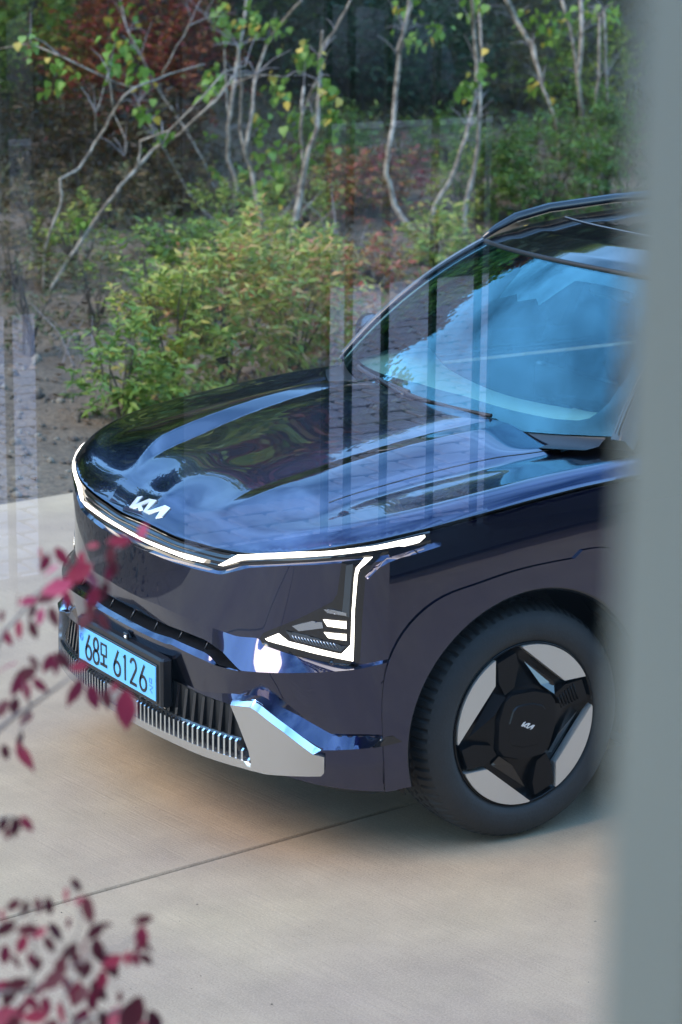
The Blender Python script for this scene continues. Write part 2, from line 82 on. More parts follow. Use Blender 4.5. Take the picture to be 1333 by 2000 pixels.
TAB = {'rows':{'A':[[0.0,0.9041],[0.0445,0.9041],[0.1919,0.8996],[0.4124,0.9117],[0.5585,0.923],[0.7365,0.9526],[0.8426,0.9729],[0.9386,0.9915],[1.0191,1.0034],[1.0894,1.0172],[1.1983,1.0335],[1.2919,1.0465],[1.5259,1.0751],[1.7222,1.0941],[1.8939,1.104]],'B':[[0.0,0.8358],[0.051,0.8358],[0.0916,0.8404],[0.2239,0.8415],[0.3357,0.8461],[0.4675,0.8523],[0.5187,0.8714],[0.57,0.8892],[0.7402,0.9225],[0.9204,0.9495],[0.9692,0.9516],[1.0533,0.9618],[1.1348,0.9748],[1.2178,0.9917]],'C':[[0.0,0.8351],[0.2443,0.8351],[0.3511,0.8385],[0.4779,0.8458],[0.5274,0.8637],[0.5959,0.888],[0.7436,0.9177],[0.9205,0.9425],[0.9686,0.9415],[1.0515,0.9485],[1.1322,0.9614],[1.2148,0.9781]],'C2':[[0.0,0.6866],[0.086,0.6866],[0.1765,0.6893],[0.4128,0.6802],[0.5508,0.6712],[0.637,0.6813],[0.6544,0.6651],[0.7767,0.6437],[0.9427,0.6294],[0.9787,0.6322],[1.084,0.6591]],'Dd':[[0.0,0.6313],[0.0062,0.6313],[0.2075,0.6325],[0.3256,0.6365],[0.417,0.6356],[0.4521,0.6283],[0.5157,0.6203],[0.6017,0.5851],[0.8221,0.611],[0.9728,0.6264],[1.0807,0.6468]],'F':[[0.0,0.6015],[0.0206,0.6015],[0.1752,0.6022],[0.2708,0.6099],[0.4405,0.605],[0.4641,0.5993],[0.4963,0.5811],[0.6017,0.5851]],'G':[[0.0,0.5932],[0.0173,0.5932],[0.265,0.5914],[0.2862,0.5965],[0.4532,0.5847],[0.5024,0.5799],[0.6017,0.582]],'H2':[[0.0,0.4795],[0.275,0.4795],[0.4176,0.4739],[0.5549,0.5014],[0.6581,0.5093],[0.7896,0.4668],[0.8973,0.4178],[1.0371,0.4199],[1.0756,0.4213]],'I':[[0.0,0.4748],[0.2841,0.4748],[0.429,0.4658],[0.5773,0.4702],[0.5909,0.491],[0.6527,0.5052],[0.6778,0.4955],[0.8693,0.3796],[0.8993,0.3793],[1.0012,0.3833],[1.0734,0.4018]],'J':[[0.0,0.2959],[0.2738,0.2959],[0.4466,0.2924],[0.6397,0.2937],[0.7021,0.2876],[0.8193,0.2677],[0.9779,0.2471],[1.1366,0.2324]],'T1':[[0.0,0.3738],[0.1104,0.3738],[0.2745,0.3651],[0.3648,0.374],[0.6219,0.3685]],'T2':[[0.0,0.3229],[0.1012,0.3229],[0.274,0.3165],[0.4466,0.3135],[0.654,0.3173]],'RT':[[0.0,0.3745],[0.1244,0.3745]]},'pan':{'strip':[[-0.4679,0.8744],[-0.4414,0.8801],[-0.2541,0.8703],[-0.0749,0.8666],[0.047,0.864],[0.2282,0.8656],[0.3964,0.8756],[0.3897,0.865],[0.3032,0.8559],[0.101,0.8553],[-0.0915,0.8592],[-0.2634,0.862],[-0.4265,0.8684]],'drl_top':[[0.4606,0.8712],[0.5363,0.9147],[0.6554,0.9394],[0.7781,0.9606],[0.8431,0.9674],[0.9386,0.9817],[1.0193,0.9906],[1.0963,1.004],[1.1694,1.0139],[1.1705,1.008],[1.1504,0.9942],[1.1029,0.9863],[1.0884,0.9885],[1.0188,0.9793],[0.9386,0.9692],[0.8441,0.9565],[0.7392,0.9394],[0.6009,0.9138],[0.5664,0.9057],[0.4855,0.873]],'drl_side':[[1.0112,0.96],[0.987,0.9584],[0.9619,0.9291],[0.9572,0.9012],[0.9519,0.7999],[0.9496,0.693],[0.9216,0.6633],[0.844,0.6747],[0.7468,0.6867],[0.7123,0.707],[0.663,0.6836],[0.6716,0.6786],[0.7383,0.6715],[0.8176,0.6606],[0.8942,0.6521],[0.9582,0.6427],[0.9599,0.6933],[0.9603,0.8001],[0.9676,0.9082],[0.9733,0.926]],'lamp_housing':[[0.6409,0.6803],[0.6544,0.6996],[0.7119,0.7266],[0.7722,0.7544],[0.8367,0.7897],[0.8937,0.8229],[0.9076,0.8471],[0.9177,0.9254],[0.9205,0.9453],[0.9868,0.9527],[1.039,0.9717],[1.0107,0.9408],[0.9904,0.9011],[0.9835,0.7862],[0.9785,0.6448],[0.9725,0.6336],[0.9427,0.6294],[0.8777,0.6349],[0.7777,0.6438],[0.6549,0.6638]],'cell1':[[0.8648,0.7671],[0.9362,0.765],[0.9365,0.743],[0.8778,0.7476]],'cell2':[[0.8671,0.7278],[0.9367,0.7257],[0.9369,0.7068],[0.881,0.7115]],'cell3':[[0.8665,0.7988],[0.8937,0.7993],[0.9359,0.7917],[0.936,0.7823],[0.8778,0.7887]],'shelf':[[0.7393,0.719],[0.8097,0.7123],[0.8777,0.7001],[0.9388,0.6879],[0.9199,0.6712],[0.8441,0.6827],[0.7567,0.6957]],'shelf2':[[0.7611,0.7358],[0.8313,0.7591],[0.8614,0.7573],[0.8646,0.7402],[0.81,0.7282],[0.7837,0.7223]],'bar_in':[[0.9536,0.9415],[0.9327,0.935],[0.9276,0.8478],[0.922,0.7849],[0.9438,0.7778],[0.9472,0.8638]],'ledge1':[[0.9873,0.9027],[1.0139,0.9299],[1.0519,0.9556],[1.1331,0.9729],[1.1388,0.9653],[1.0902,0.9582],[1.0546,0.9468],[1.026,0.9311],[0.995,0.898]],'ledge2':[[1.1363,0.9734],[1.1699,0.9804],[1.2009,0.9882],[1.2223,0.9861],[1.2151,0.981],[1.1531,0.9686],[1.1436,0.9664]],'wing':[[0.5673,0.4865],[0.6527,0.5052],[0.6778,0.4955],[0.7767,0.4397],[0.8693,0.3796],[0.8766,0.3616],[0.8768,0.3129],[0.8681,0.3023],[0.7874,0.2957],[0.7022,0.2884],[0.6578,0.2908],[0.6427,0.3518],[0.606,0.4261],[0.5752,0.4789]],'wing_edge':[[0.5673,0.4865],[0.6527,0.5052],[0.6778,0.4955],[0.7767,0.4397],[0.8693,0.3796],[0.8453,0.3681],[0.7596,0.427],[0.6731,0.4768],[0.6479,0.4865],[0.5771,0.478]],'shelf_low':[[0.8973,0.4178],[1.0371,0.4199],[1.0073,0.386],[0.9068,0.3808],[0.8693,0.3796],[0.8835,0.3919]],'corner_fin':[[1.0446,0.4183],[1.0755,0.4199],[1.1039,0.3986],[1.0425,0.3901],[1.0163,0.3872]],'sensor':[[1.0397,0.5815],[1.0458,0.5858],[1.0521,0.5807],[1.0523,0.5727],[1.0462,0.57],[1.04,0.5736]]},'wind':{'clear':[[-0.8413,0.052],[-0.6273,0.06],[-0.4304,0.0779],[-0.1014,0.1152],[0.1794,0.116],[0.4809,0.0844],[0.6968,0.0627],[0.795,0.062],[0.8369,0.0764],[0.8657,0.1162],[0.8873,0.1713],[0.9096,0.3292],[0.8966,0.478],[0.6809,0.8788],[0.5973,0.8931],[0.4302,0.9084],[0.2824,0.8989],[0.2229,0.6956],[0.1698,0.7352],[0.075,0.6935],[0.0237,0.738],[-0.064,0.6839],[-0.1399,0.8998],[-0.3889,0.9047],[-0.5404,0.9069],[-0.6112,0.8436],[-0.6555,0.6272],[-0.7358,0.3731],[-0.8521,0.174]]},'trees':{'a':[[[-2.674,-7.982,0.23,0.0115],[-2.788,-7.987,0.404,0.0115],[-2.907,-7.962,0.565,0.0115],[-3.01,-7.871,0.767,0.0107],[-3.11,-7.811,0.915,0.0098],[-3.271,-7.871,1.032,0.0099],[-3.422,-7.942,1.133,0.0083],[-3.532,-7.798,1.233,0.0083],[-3.592,-7.565,1.403,0.0065],[-3.682,-7.526,1.484,0.0057],[-3.893,-7.731,1.592,0.005],[-4.07,-7.806,1.598,0.0033]],[[-3.26,-7.849,1.034,0.0066],[-3.284,-7.856,1.196,0.0066],[-3.379,-7.65,1.275,0.0057],[-3.505,-7.44,1.496,0.0048],[-3.683,-7.461,1.649,0.0041],[-3.895,-7.57,1.674,0.0033]],[[-3.666,-7.698,1.39,0.0049],[-3.758,-7.594,1.541,0.0049],[-3.826,-7.32,1.638,0.0032],[-3.994,-7.223,1.623,0.0024]],[[-3.455,-7.793,1.26,0.0033],[-3.402,-7.778,1.172,0.0025]]],'b':[[[-2.692,-8.097,0.246,0.0083],[-2.726,-8.153,0.42,0.0083],[-2.75,-8.168,0.516,0.0083],[-2.835,-8.107,0.783,0.0083],[-2.835,-8.115,0.947,0.0082],[-2.993,-8.158,1.001,0.0083],[-3.147,-8.241,1.151,0.0083],[-3.177,-8.15,1.257,0.0083],[-3.206,-7.949,1.469,0.0066],[-3.272,-7.918,1.527,0.0066],[-3.592,-8.043,1.596,0.005],[-3.872,-8.068,1.652,0.0042]],[[-3.345,-8.058,1.515,0.0041],[-3.268,-8.175,1.548,0.0041],[-3.183,-8.154,1.585,0.0058],[-2.92,-8.246,1.717,0.0049],[-2.825,-8.5,1.786,0.0033],[-2.763,-8.842,1.734,0.0025]],[[-3.213,-8.095,1.359,0.005],[-3.148,-8.018,1.628,0.0049],[-2.954,-7.679,1.593,0.0032]],[[-3.213,-8.095,1.359,0.0033],[-3.204,-7.881,1.181,0.0025],[-3.144,-7.816,1.108,0.002]],[[-3.095,-8.122,1.197,0.003],[-3.065,-8.056,1.368,0.003],[-3.216,-8.22,1.53,0.003]],[[-3.502,-7.98,1.587,0.0033],[-3.536,-7.903,1.721,0.0033],[-3.697,-7.955,1.91,0.0033],[-3.654,-7.863,1.98,0.0025]]],'c':[[[-5.272,-10.277,0.345,0.0098],[-5.262,-10.339,0.437,0.0098],[-5.215,-10.415,0.588,0.0089],[-5.146,-10.411,0.749,0.0088],[-5.067,-10.467,0.923,0.0088],[-5.07,-10.636,1.025,0.0079],[-5.049,-10.845,1.186,0.0079],[-4.952,-10.827,1.307,0.0069],[-4.787,-10.721,1.513,0.0058],[-4.725,-10.808,1.701,0.0058],[-4.833,-11.14,1.915,0.0059]]],'d':[[[-5.031,-10.086,0.342,0.0077],[-4.944,-10.247,0.503,0.0078],[-4.898,-10.324,0.653,0.0078],[-4.749,-10.289,0.856,0.0058],[-4.64,-10.324,1.049,0.0058],[-4.701,-10.604,1.178,0.0049]]],'e':[[[-5.28,-10.172,0.336,0.0157],[-5.352,-10.241,0.56,0.0157],[-5.32,-10.32,0.749,0.0137],[-5.291,-10.252,0.99,0.0127],[-5.319,-10.239,1.26,0.0117],[-5.496,-10.446,1.549,0.0108],[-5.693,-10.68,1.921,0.0099]],[[-5.338,-10.336,1.02,0.0059],[-5.424,-10.543,1.429,0.0059],[-5.405,-10.525,1.663,0.0049],[-5.24,-10.532,1.82,0.0039]]],'f':[[[-5.016,-9.306,0.301,0.015],[-5.048,-9.385,0.515,0.015],[-5.028,-9.485,0.805,0.015],[-4.964,-9.442,0.924,0.0131],[-5.001,-9.417,1.11,0.0112],[-5.132,-9.592,1.388,0.0103],[-5.315,-9.735,1.634,0.0095],[-5.353,-9.614,1.789,0.0085],[-5.373,-9.323,1.986,0.0074]],[[-4.997,-9.498,0.918,0.0094],[-4.975,-9.521,1.065,0.0094],[-4.903,-9.381,1.374,0.0092],[-4.788,-9.224,1.678,0.0082]]],'g':[[[-4.406,-7.936,0.297,0.0207],[-4.515,-7.986,0.561,0.0191],[-4.594,-8.019,0.831,0.0173],[-4.586,-7.942,1.011,0.0155],[-4.636,-7.907,1.217,0.0137],[-4.772,-8.086,1.437,0.013],[-4.897,-8.287,1.661,0.0123],[-4.858,-8.2,1.839,0.0069]],[[-4.788,-8.109,1.709,0.0086],[-4.919,-8.133,1.841,0.0078],[-4.9,-7.913,2.055,0.0068]],[[-4.595,-8.009,0.953,0.0104],[-4.601,-8.048,1.138,0.0104],[-4.55,-7.952,1.319,0.0094],[-4.622,-8.047,1.479,0.0095]],[[-4.632,-8.089,1.305,0.0052],[-4.601,-7.841,1.545,0.0051]]],'h':[[[-5.965,-8.587,0.215,0.0224],[-5.921,-8.694,0.373,0.0205],[-5.847,-8.79,0.535,0.0187],[-5.779,-8.794,0.761,0.0167],[-5.795,-8.789,0.946,0.0167],[-5.908,-8.912,1.078,0.0149],[-6.031,-9.072,1.321,0.0151],[-6.026,-9.025,1.584,0.0131],[-5.943,-8.836,1.78,0.0111],[-5.997,-8.857,1.996,0.0111]],[[-5.981,-8.99,1.625,0.0093],[-6.115,-9.096,1.763,0.0094],[-6.087,-8.959,1.954,0.0074]]],'i':[[[-6.155,-8.837,0.228,0.0152],[-6.27,-8.881,0.5,0.0133],[-6.39,-8.862,0.686,0.0133],[-6.422,-8.782,0.881,0.0132],[-6.466,-8.753,1.069,0.0132],[-6.624,-8.89,1.277,0.0133],[-6.747,-9.061,1.487,0.0134],[-6.693,-9.041,1.79,0.0114],[-6.544,-8.856,1.988,0.0112]]],'j':[[[-6.478,-8.805,0.23,0.0172],[-6.549,-8.884,0.484,0.0172],[-6.626,-8.904,0.707,0.0153],[-6.611,-8.825,0.943,0.0133],[-6.622,-8.832,1.244,0.0114],[-6.792,-9.063,1.599,0.0096],[-6.926,-9.312,1.886,0.0097]]],'k':[[[-7.817,-9.364,0.358,0.0141],[-7.858,-9.46,0.629,0.0142],[-7.875,-9.521,0.864,0.0142],[-7.803,-9.48,1.031,0.0101],[-7.715,-9.541,1.269,0.012],[-7.784,-9.786,1.569,0.0182],[-7.81,-10.038,1.755,0.0184],[-7.668,-10.023,1.958,0.0183]]],'l':[[[-7.994,-9.278,0.358,0.0182],[-8.064,-9.371,0.627,0.0182],[-8.064,-9.467,0.941,0.0183],[-7.989,-9.444,1.346,0.0161],[-8.014,-9.443,1.702,0.016],[-8.178,-9.692,1.945,0.0162]],[[-8.035,-9.332,0.632,0.0081],[-8.118,-9.569,1.132,0.0081],[-8.075,-9.638,1.611,0.0122],[-7.967,-9.658,1.93,0.0121]]],'m':[[[-8.109,-9.229,0.356,0.0121],[-8.174,-9.375,0.743,0.0122],[-8.165,-9.455,0.978,0.0102],[-8.122,-9.354,1.348,0.0101],[-8.129,-9.376,1.822,0.01]]],'n':[[[-8.261,-9.181,0.353,0.0142],[-8.313,-9.335,0.74,0.0122],[-8.288,-9.414,0.936,0.0102],[-8.199,-9.354,1.346,0.0101],[-8.186,-9.4,1.859,0.01]]]},'bush':[[-1.55,-4.77,0.07,0.4,0.56,'green'],[-2.03,-5.15,0.08,0.53,0.83,'yg'],[-2.49,-5.3,0.06,0.62,0.94,'yo'],[-3.05,-5.53,0.06,0.65,0.88,'yo'],[-3.38,-7.18,0.17,0.71,0.61,'green'],[-3.83,-7.32,0.22,0.66,0.53,'yg'],[-3.58,-5.98,0.09,0.52,0.61,'orange'],[-2.62,-7.21,0.14,0.47,0.54,'sparse'],[-1.94,-6.7,0.12,0.36,0.6,'sparse'],[-4.7,-7.27,0.23,0.61,0.37,'orange'],[-5.75,-8.1,0.18,0.54,0.4,'yg'],[-4.33,-7.38,0.24,0.4,0.4,'yg'],[-7.46,-9.11,0.29,0.99,0.87,'green2'],[-7.09,-9.34,0.28,0.52,0.75,'green2'],[-6.73,-10.07,0.34,0.61,0.49,'red'],[-6.34,-10.44,0.36,0.77,0.45,'rust'],[-8.23,-9.37,0.33,0.57,0.98,'green2'],[-8.05,-11.28,0.44,0.7,0.48,'green2'],[-3.78,-8.63,0.32,0.63,0.35,'sparse'],[-3.94,-9.59,0.37,0.74,0.44,'brown'],[-3.2,-9.37,0.37,0.71,0.5,'brown'],[-4.92,-10.37,0.33,0.63,0.51,'brown'],[-5.87,-10.51,0.34,0.69,0.44,'brown'],[-10.58,-12.84,0.69,1.07,0.93,'ygd'],[-9.95,-13.04,0.7,0.78,0.73,'brown'],[-5.59,-9.66,0.26,0.58,0.58,'ygd'],[-6.2,-9.82,0.28,0.63,0.59,'orange'],[-6.81,-9.32,0.26,0.51,0.63,'ygd'],[-4.52,-8.94,0.3,0.58,0.47,'ygd'],[-2.55,-8.23,0.22,0.56,0.4,'brown'],[-3.05,-8.34,0.27,0.54,0.51,'ygd'],[-6.98,-11.39,0.48,0.64,0.56,'green2']],'big':[[-5.71,-13.71,1.13,1.17,1.17,'redm'],[-6.71,-13.85,1.08,1.11,1.11,'redm'],[-5.37,-13.91,1.26,1.08,0.99,'ygd'],[-7.78,-14.32,1.16,1.06,1.06,'ygd'],[-5.43,-11.75,0.48,0.84,0.71,'brownd'],[-4.51,-11.75,0.49,0.9,0.82,'brownd'],[-8.51,-13.49,0.75,1.58,1.43,'dark'],[-7.86,-13.7,0.87,1.23,1.33,'dark'],[-9.17,-13.18,0.67,1.15,1.34,'dark'],[-10.36,-13.79,0.97,1.0,1.0,'brown'],[-5.36,-12.24,0.61,1.4,1.4,'redm'],[-4.97,-13.09,0.85,0.95,1.13,'ygd'],[-6.73,-13.41,0.89,0.91,1.01,'redm'],[-11.33,-13.93,1.04,1.33,1.02,'brown'],[-4.05,-10.28,0.4,0.84,0.91,'brownd'],[-5.06,-10.8,0.36,0.8,0.88,'brownd']],'lc':[['b',-2.927,-8.34,1.58,0.148,12],['b',-2.812,-8.473,1.788,0.081,6],['b',-3.231,-8.173,1.664,0.081,9],['b',-3.305,-8.169,1.809,0.108,8],['c',-4.806,-10.925,1.558,0.094,9],['c',-4.786,-11.009,1.805,0.108,8],['b',-3.374,-8.056,1.569,0.094,9],['b',-3.388,-7.981,1.345,0.081,6],['a',-3.419,-7.809,1.237,0.059,8],['a',-2.923,-7.954,0.67,0.049,5],['a',-3.708,-7.719,1.55,0.076,10],['c',-4.864,-10.671,0.816,0.067,4],['e',-5.42,-10.495,1.741,0.135,14],['e',-5.384,-10.551,1.855,0.108,8],['f',-5.174,-9.643,1.791,0.135,12],['f',-5.296,-9.556,1.756,0.108,10],['e',-5.288,-10.461,1.342,0.094,9],['f',-5.263,-9.46,1.356,0.108,12],['f',-5.137,-9.464,1.101,0.081,9],['f',-5.126,-9.407,0.883,0.094,7],['g',-4.707,-8.15,1.674,0.094,16],['g',-4.599,-8.1,1.271,0.108,8],['g',-4.564,-8.073,1.103,0.121,8],['f',-5.176,-9.344,0.775,0.108,8],['f',-5.126,-9.333,0.629,0.081,5],['g',-4.796,-8.026,1.441,0.108,14],['g',-4.821,-7.966,1.29,0.081,7],['g',-4.706,-7.974,1.071,0.081,6],['g',-4.595,-8.024,1.003,0.054,4],['h',-6.066,-9.026,1.933,0.121,9],['h',-6.118,-8.93,1.716,0.081,7],['h',-6.235,-8.873,1.772,0.094,7],['i',-6.686,-9.005,1.942,0.108,8],['i',-6.513,-8.93,1.315,0.108,8],['i',-6.66,-8.882,1.464,0.108,7],['j',-6.63,-9.034,1.341,0.081,7],['k',-7.756,-9.665,1.258,0.081,7],['k',-7.787,-9.801,1.787,0.108,8],['l',-7.971,-9.711,1.788,0.135,12],['l',-8.184,-9.595,1.85,0.094,9],['l',-7.903,-9.713,1.65,0.081,6],['n',-8.393,-9.535,1.849,0.081,7],['l',-7.992,-9.38,0.703,0.022,2],['d',-5.108,-10.142,0.699,0.067,4],['d',-5.118,-10.081,0.512,0.067,5],['c',-5.257,-10.448,0.897,0.067,3],['e',-5.372,-10.214,0.679,0.067,5]],'red':[[2.9578,3.7906,1.9604,0.0174,0],[3.0203,3.9382,1.9923,0.0201,20],[2.9668,3.8695,1.9783,0.0228,-30],[2.9718,3.8588,1.9568,0.0167,60],[2.9197,3.9903,2.0217,0.0321,60],[2.9633,4.0437,2.036,0.0228,80],[2.835,3.8537,1.9909,0.0201,30],[2.9466,3.9775,2.0019,0.0201,10],[2.9494,3.978,1.9784,0.0174,5],[2.9017,3.8403,1.9751,0.0134,80],[2.9499,3.8989,1.9773,0.0201,10],[2.9636,3.9263,1.9681,0.0335,55],[2.9454,3.8581,1.9389,0.0295,30],[3.0331,4.0088,1.9769,0.0308,70],[2.9316,3.8838,1.9467,0.0268,-40],[2.951,3.9672,1.952,0.0201,10],[2.9676,4.0258,1.9989,0.0174,-10],[2.935,3.902,1.9234,0.0268,20],[2.938,3.8263,1.9053,0.0201,-10],[3.0275,3.9668,1.9558,0.0268,60],[3.0228,3.8565,1.9212,0.0174,15],[3.0418,3.9354,1.9419,0.0187,70],[2.9974,3.8458,1.9008,0.0187,10],[2.9909,3.8571,1.8956,0.0187,20],[3.0273,3.9713,1.9296,0.0228,-12],[3.0067,3.8228,1.8714,0.0201,10],[3.0085,3.8685,1.8834,0.0201,-12],[2.938,3.8999,1.9022,0.0214,10],[2.9123,3.8815,1.8832,0.0228,-20],[2.9727,3.9502,1.9094,0.0228,25],[2.9842,3.8687,1.8337,0.0228,25],[2.9591,3.851,1.8286,0.0228,-35],[3.0434,4.0113,1.8744,0.0147,0],[3.0214,3.8228,1.82,0.0241,70],[3.0465,3.9333,1.8434,0.0268,60],[3.0285,3.9252,1.8243,0.0201,-40],[3.0832,3.981,1.8485,0.0228,20],[2.9553,3.9051,1.8318,0.0201,70],[3.0057,3.992,1.8322,0.0308,20],[2.9306,3.8845,1.7828,0.0268,-20],[2.956,4.033,1.8148,0.0415,0],[2.9466,3.9589,1.8028,0.0228,-5],[2.9515,3.9957,1.8279,0.0134,40],[3.0294,3.8905,1.8078,0.0201,0],[3.0582,3.9747,1.8736,0.0161,-30],[3.0984,3.9707,1.8173,0.0228,40],[3.0316,3.8588,1.7779,0.0201,10],[3.0186,3.8703,1.7611,0.0187,50],[3.0479,3.9152,1.7295,0.0335,-20],[3.0144,3.8353,1.7213,0.0174,10],[3.1016,3.9777,1.7613,0.0174,-10],[3.021,3.8111,1.8598,0.0201,-20],[3.0871,3.9474,1.9323,0.0134,20],[3.1401,4.055,1.6966,0.0186,20],[3.1607,4.1338,1.7231,0.0211,0],[3.1513,4.1432,1.7277,0.0186,-30],[3.1373,4.0588,1.6837,0.0136,10],[3.0911,4.1544,1.639,0.0161,-40],[3.1015,4.1508,1.6263,0.0161,10],[3.1539,4.3169,1.6802,0.0285,0],[3.1279,4.2477,1.6578,0.0124,70],[3.0951,4.3497,1.6635,0.0186,70],[3.0901,4.3293,1.6355,0.0248,0],[3.0854,4.3304,1.6218,0.0161,-30],[3.0271,4.198,1.5559,0.0149,30],[3.1407,4.3136,1.6473,0.0223,40],[3.1127,4.2847,1.6364,0.0124,80],[3.0766,4.2665,1.5807,0.0161,10],[3.0323,4.2008,1.5445,0.0161,-10],[3.0106,4.1839,1.5332,0.0161,-40],[3.1644,4.1367,1.6211,0.0173,50],[3.2007,4.2455,1.6646,0.0161,10],[3.1559,4.1851,1.6366,0.0173,0],[3.1299,4.1588,1.6217,0.0186,-10],[3.2366,4.2726,1.6563,0.0248,50],[3.1818,4.1368,1.6114,0.0149,0],[3.1842,4.2228,1.6233,0.0211,80],[3.1531,4.1847,1.5992,0.0186,60],[3.1656,4.1595,1.5791,0.0211,25],[3.1318,4.1762,1.5947,0.0211,-40],[3.153,4.2059,1.5936,0.0186,-20],[3.1963,4.174,1.578,0.0211,0],[3.22,4.2556,1.6042,0.0161,-20],[3.1332,4.2282,1.5876,0.0223,40],[3.1561,4.3103,1.6268,0.0211,10],[3.108,4.2469,1.5923,0.0248,-10],[3.0987,4.2416,1.5749,0.0223,-50],[3.1021,4.1779,1.5481,0.0211,0],[3.1557,4.2461,1.5795,0.0248,20],[3.1986,4.3217,1.6021,0.0273,50],[3.1401,4.2268,1.5452,0.0186,-20],[3.1486,4.3009,1.5955,0.0211,20],[3.0709,4.2069,1.5487,0.0273,-20],[3.1007,4.28,1.5866,0.0223,60],[3.1171,4.278,1.5664,0.0223,10],[3.0714,4.1715,1.5009,0.0248,-30],[3.1438,4.2624,1.5499,0.0273,10],[3.1433,4.2752,1.5515,0.0248,40],[3.1337,4.2831,1.5458,0.0223,-10],[3.1716,4.2212,1.5436,0.0186,50],[3.2279,4.2858,1.5884,0.0248,70],[3.1977,4.1893,1.5305,0.0248,20],[3.1702,4.1057,1.5016,0.0211,50],[3.1608,4.2117,1.5172,0.0211,0],[3.1593,4.1644,1.5015,0.0186,-40],[3.1526,4.119,1.4681,0.0372,30],[3.1793,4.1316,1.4726,0.0372,60],[3.1286,4.1871,1.4896,0.0273,0],[3.1012,4.1879,1.4765,0.0273,30],[3.0629,4.2101,1.4763,0.0372,60],[3.1025,4.3315,1.5411,0.0434,20],[3.0606,4.3011,1.5076,0.0285,-20],[3.1267,4.2958,1.5227,0.0248,-10],[3.1989,4.271,1.5333,0.0248,80],[3.1619,4.1946,1.5646,0.0161,10],[3.193,4.2401,1.5955,0.0149,-10],[3.1197,4.1944,1.6089,0.0124,20],[3.0811,4.2537,1.5252,0.0124,10],[3.2384,4.2917,1.5348,0.0372,0],[3.1707,4.2458,1.4997,0.031,30],[3.1347,4.2837,1.4997,0.031,0],[3.0502,4.2539,1.467,0.0372,20]],'redstem':[[[3.1488,3.8721,1.7273,0.0045],[3.0888,3.9019,1.7539,0.0042],[3.0633,3.9112,1.7769,0.0035],[3.0386,3.9219,1.7934,0.0026],[2.9885,3.9421,1.8317,0.0019],[2.9541,3.9629,1.8346,0.001]],[[3.0386,3.9219,1.7934,0.0016],[3.0539,3.9218,1.7608,0.0013],[3.0539,3.9285,1.7381,0.001]],[[3.0914,3.8794,1.8253,0.0032],[3.055,3.8832,1.8906,0.0026],[3.0356,3.8896,1.9103,0.0022],[3.0153,3.8947,1.9365,0.0016],[2.9902,3.9046,1.9562,0.0013],[2.9659,3.916,1.9695,0.001],[2.927,3.9356,1.9862,0.001],[2.8975,3.9473,2.0092,0.0006]],[[3.0386,3.9219,1.7934,0.0016],[3.0411,3.9128,1.8194,0.001],[3.05,3.9015,1.8387,0.0006]],[[3.2219,4.1338,1.7152,0.0026],[3.1927,4.145,1.7396,0.0016],[3.1713,4.1575,1.7428,0.001]],[[3.2727,4.1478,1.5585,0.0038],[3.2231,4.1858,1.535,0.0032],[3.1807,4.2114,1.5385,0.0026],[3.1465,4.2265,1.5599,0.0019],[3.1068,4.2443,1.5844,0.0013],[3.0798,4.2594,1.5907,0.001],[3.0558,4.2674,1.615,0.0006]],[[3.1807,4.2114,1.5385,0.0016],[3.1699,4.2049,1.5837,0.0013],[3.1699,4.1926,1.6257,0.001],[3.152,4.1986,1.6439,0.0006]],[[3.1465,4.2265,1.5599,0.0013],[3.1181,4.2267,1.6203,0.001],[3.1235,4.2111,1.6623,0.0006]],[[3.2439,4.1973,1.4507,0.0051],[3.1877,4.2237,1.4814,0.0038],[3.1217,4.2579,1.5062,0.0026],[3.0778,4.2809,1.5217,0.0016]],[[3.2217,4.1708,1.5891,0.0022],[3.1977,4.1788,1.6134,0.0016],[3.1688,4.1907,1.6347,0.001]],[[3.1382,4.2493,1.5,0.0016],[3.151,4.2343,1.5238,0.0013],[3.1308,4.2364,1.5601,0.001]],[[3.1488,3.8721,1.7273,0.0051],[3.2789,4.1088,1.6785,0.0058],[3.319,4.154,1.4378,0.0077]],[[3.1488,3.8721,1.7273,0.0038],[3.0914,3.8794,1.8253,0.0032]],[[3.2789,4.1088,1.6785,0.0038],[3.2219,4.1338,1.7152,0.0026]],[[3.319,4.154,1.4378,0.0064],[3.2727,4.1478,1.5585,0.0038]],[[3.319,4.154,1.4378,0.0064],[3.2439,4.1973,1.4507,0.0051]],[[3.2937,4.1347,1.5582,0.0032],[3.2217,4.1708,1.5891,0.0022]]],'badge':[0.0005608,0.000464,-0.0001091,0.0002472,0.7818501,-0.0328252]}
# ---------------------------------------------------------------- mesh helpers
def mkmesh(name, V, Fc, mat, smooth=True, normals=None):
    me = bpy.data.meshes.new(name)
    V = np.asarray(V, np.float32)
    if isinstance(Fc, np.ndarray):
        n, k = Fc.shape
        me.vertices.add(len(V)); me.vertices.foreach_set('co', V.ravel())
        me.loops.add(n*k); me.loops.foreach_set('vertex_index', Fc.astype(np.int32).ravel())
        me.polygons.add(n); me.polygons.foreach_set('loop_start', np.arange(0, n*k, k, dtype=np.int32))
        me.update(calc_edges=True)
    else:
        me.from_pydata([tuple(map(float, v)) for v in V], [], Fc)
    if smooth: me.polygons.foreach_set('use_smooth', np.ones(len(me.polygons), bool))
    for m in (mat if isinstance(mat, (list, tuple)) else [mat]): me.materials.append(m)
    me.update()
    if normals is not None: me.normals_split_custom_set_from_vertices([tuple(map(float, n)) for n in normals])
    return me
def link(name, me, parent=None, loc=None):
    o = bpy.data.objects.new(name, me); COL.objects.link(o)
    if parent: o.parent = parent
    if loc is not None: o.location = loc
    return o
def obj(name, V, Fc, mat, parent=None, smooth=True, normals=None):
    return link(name, mkmesh(name, V, Fc, mat, smooth, normals), parent)
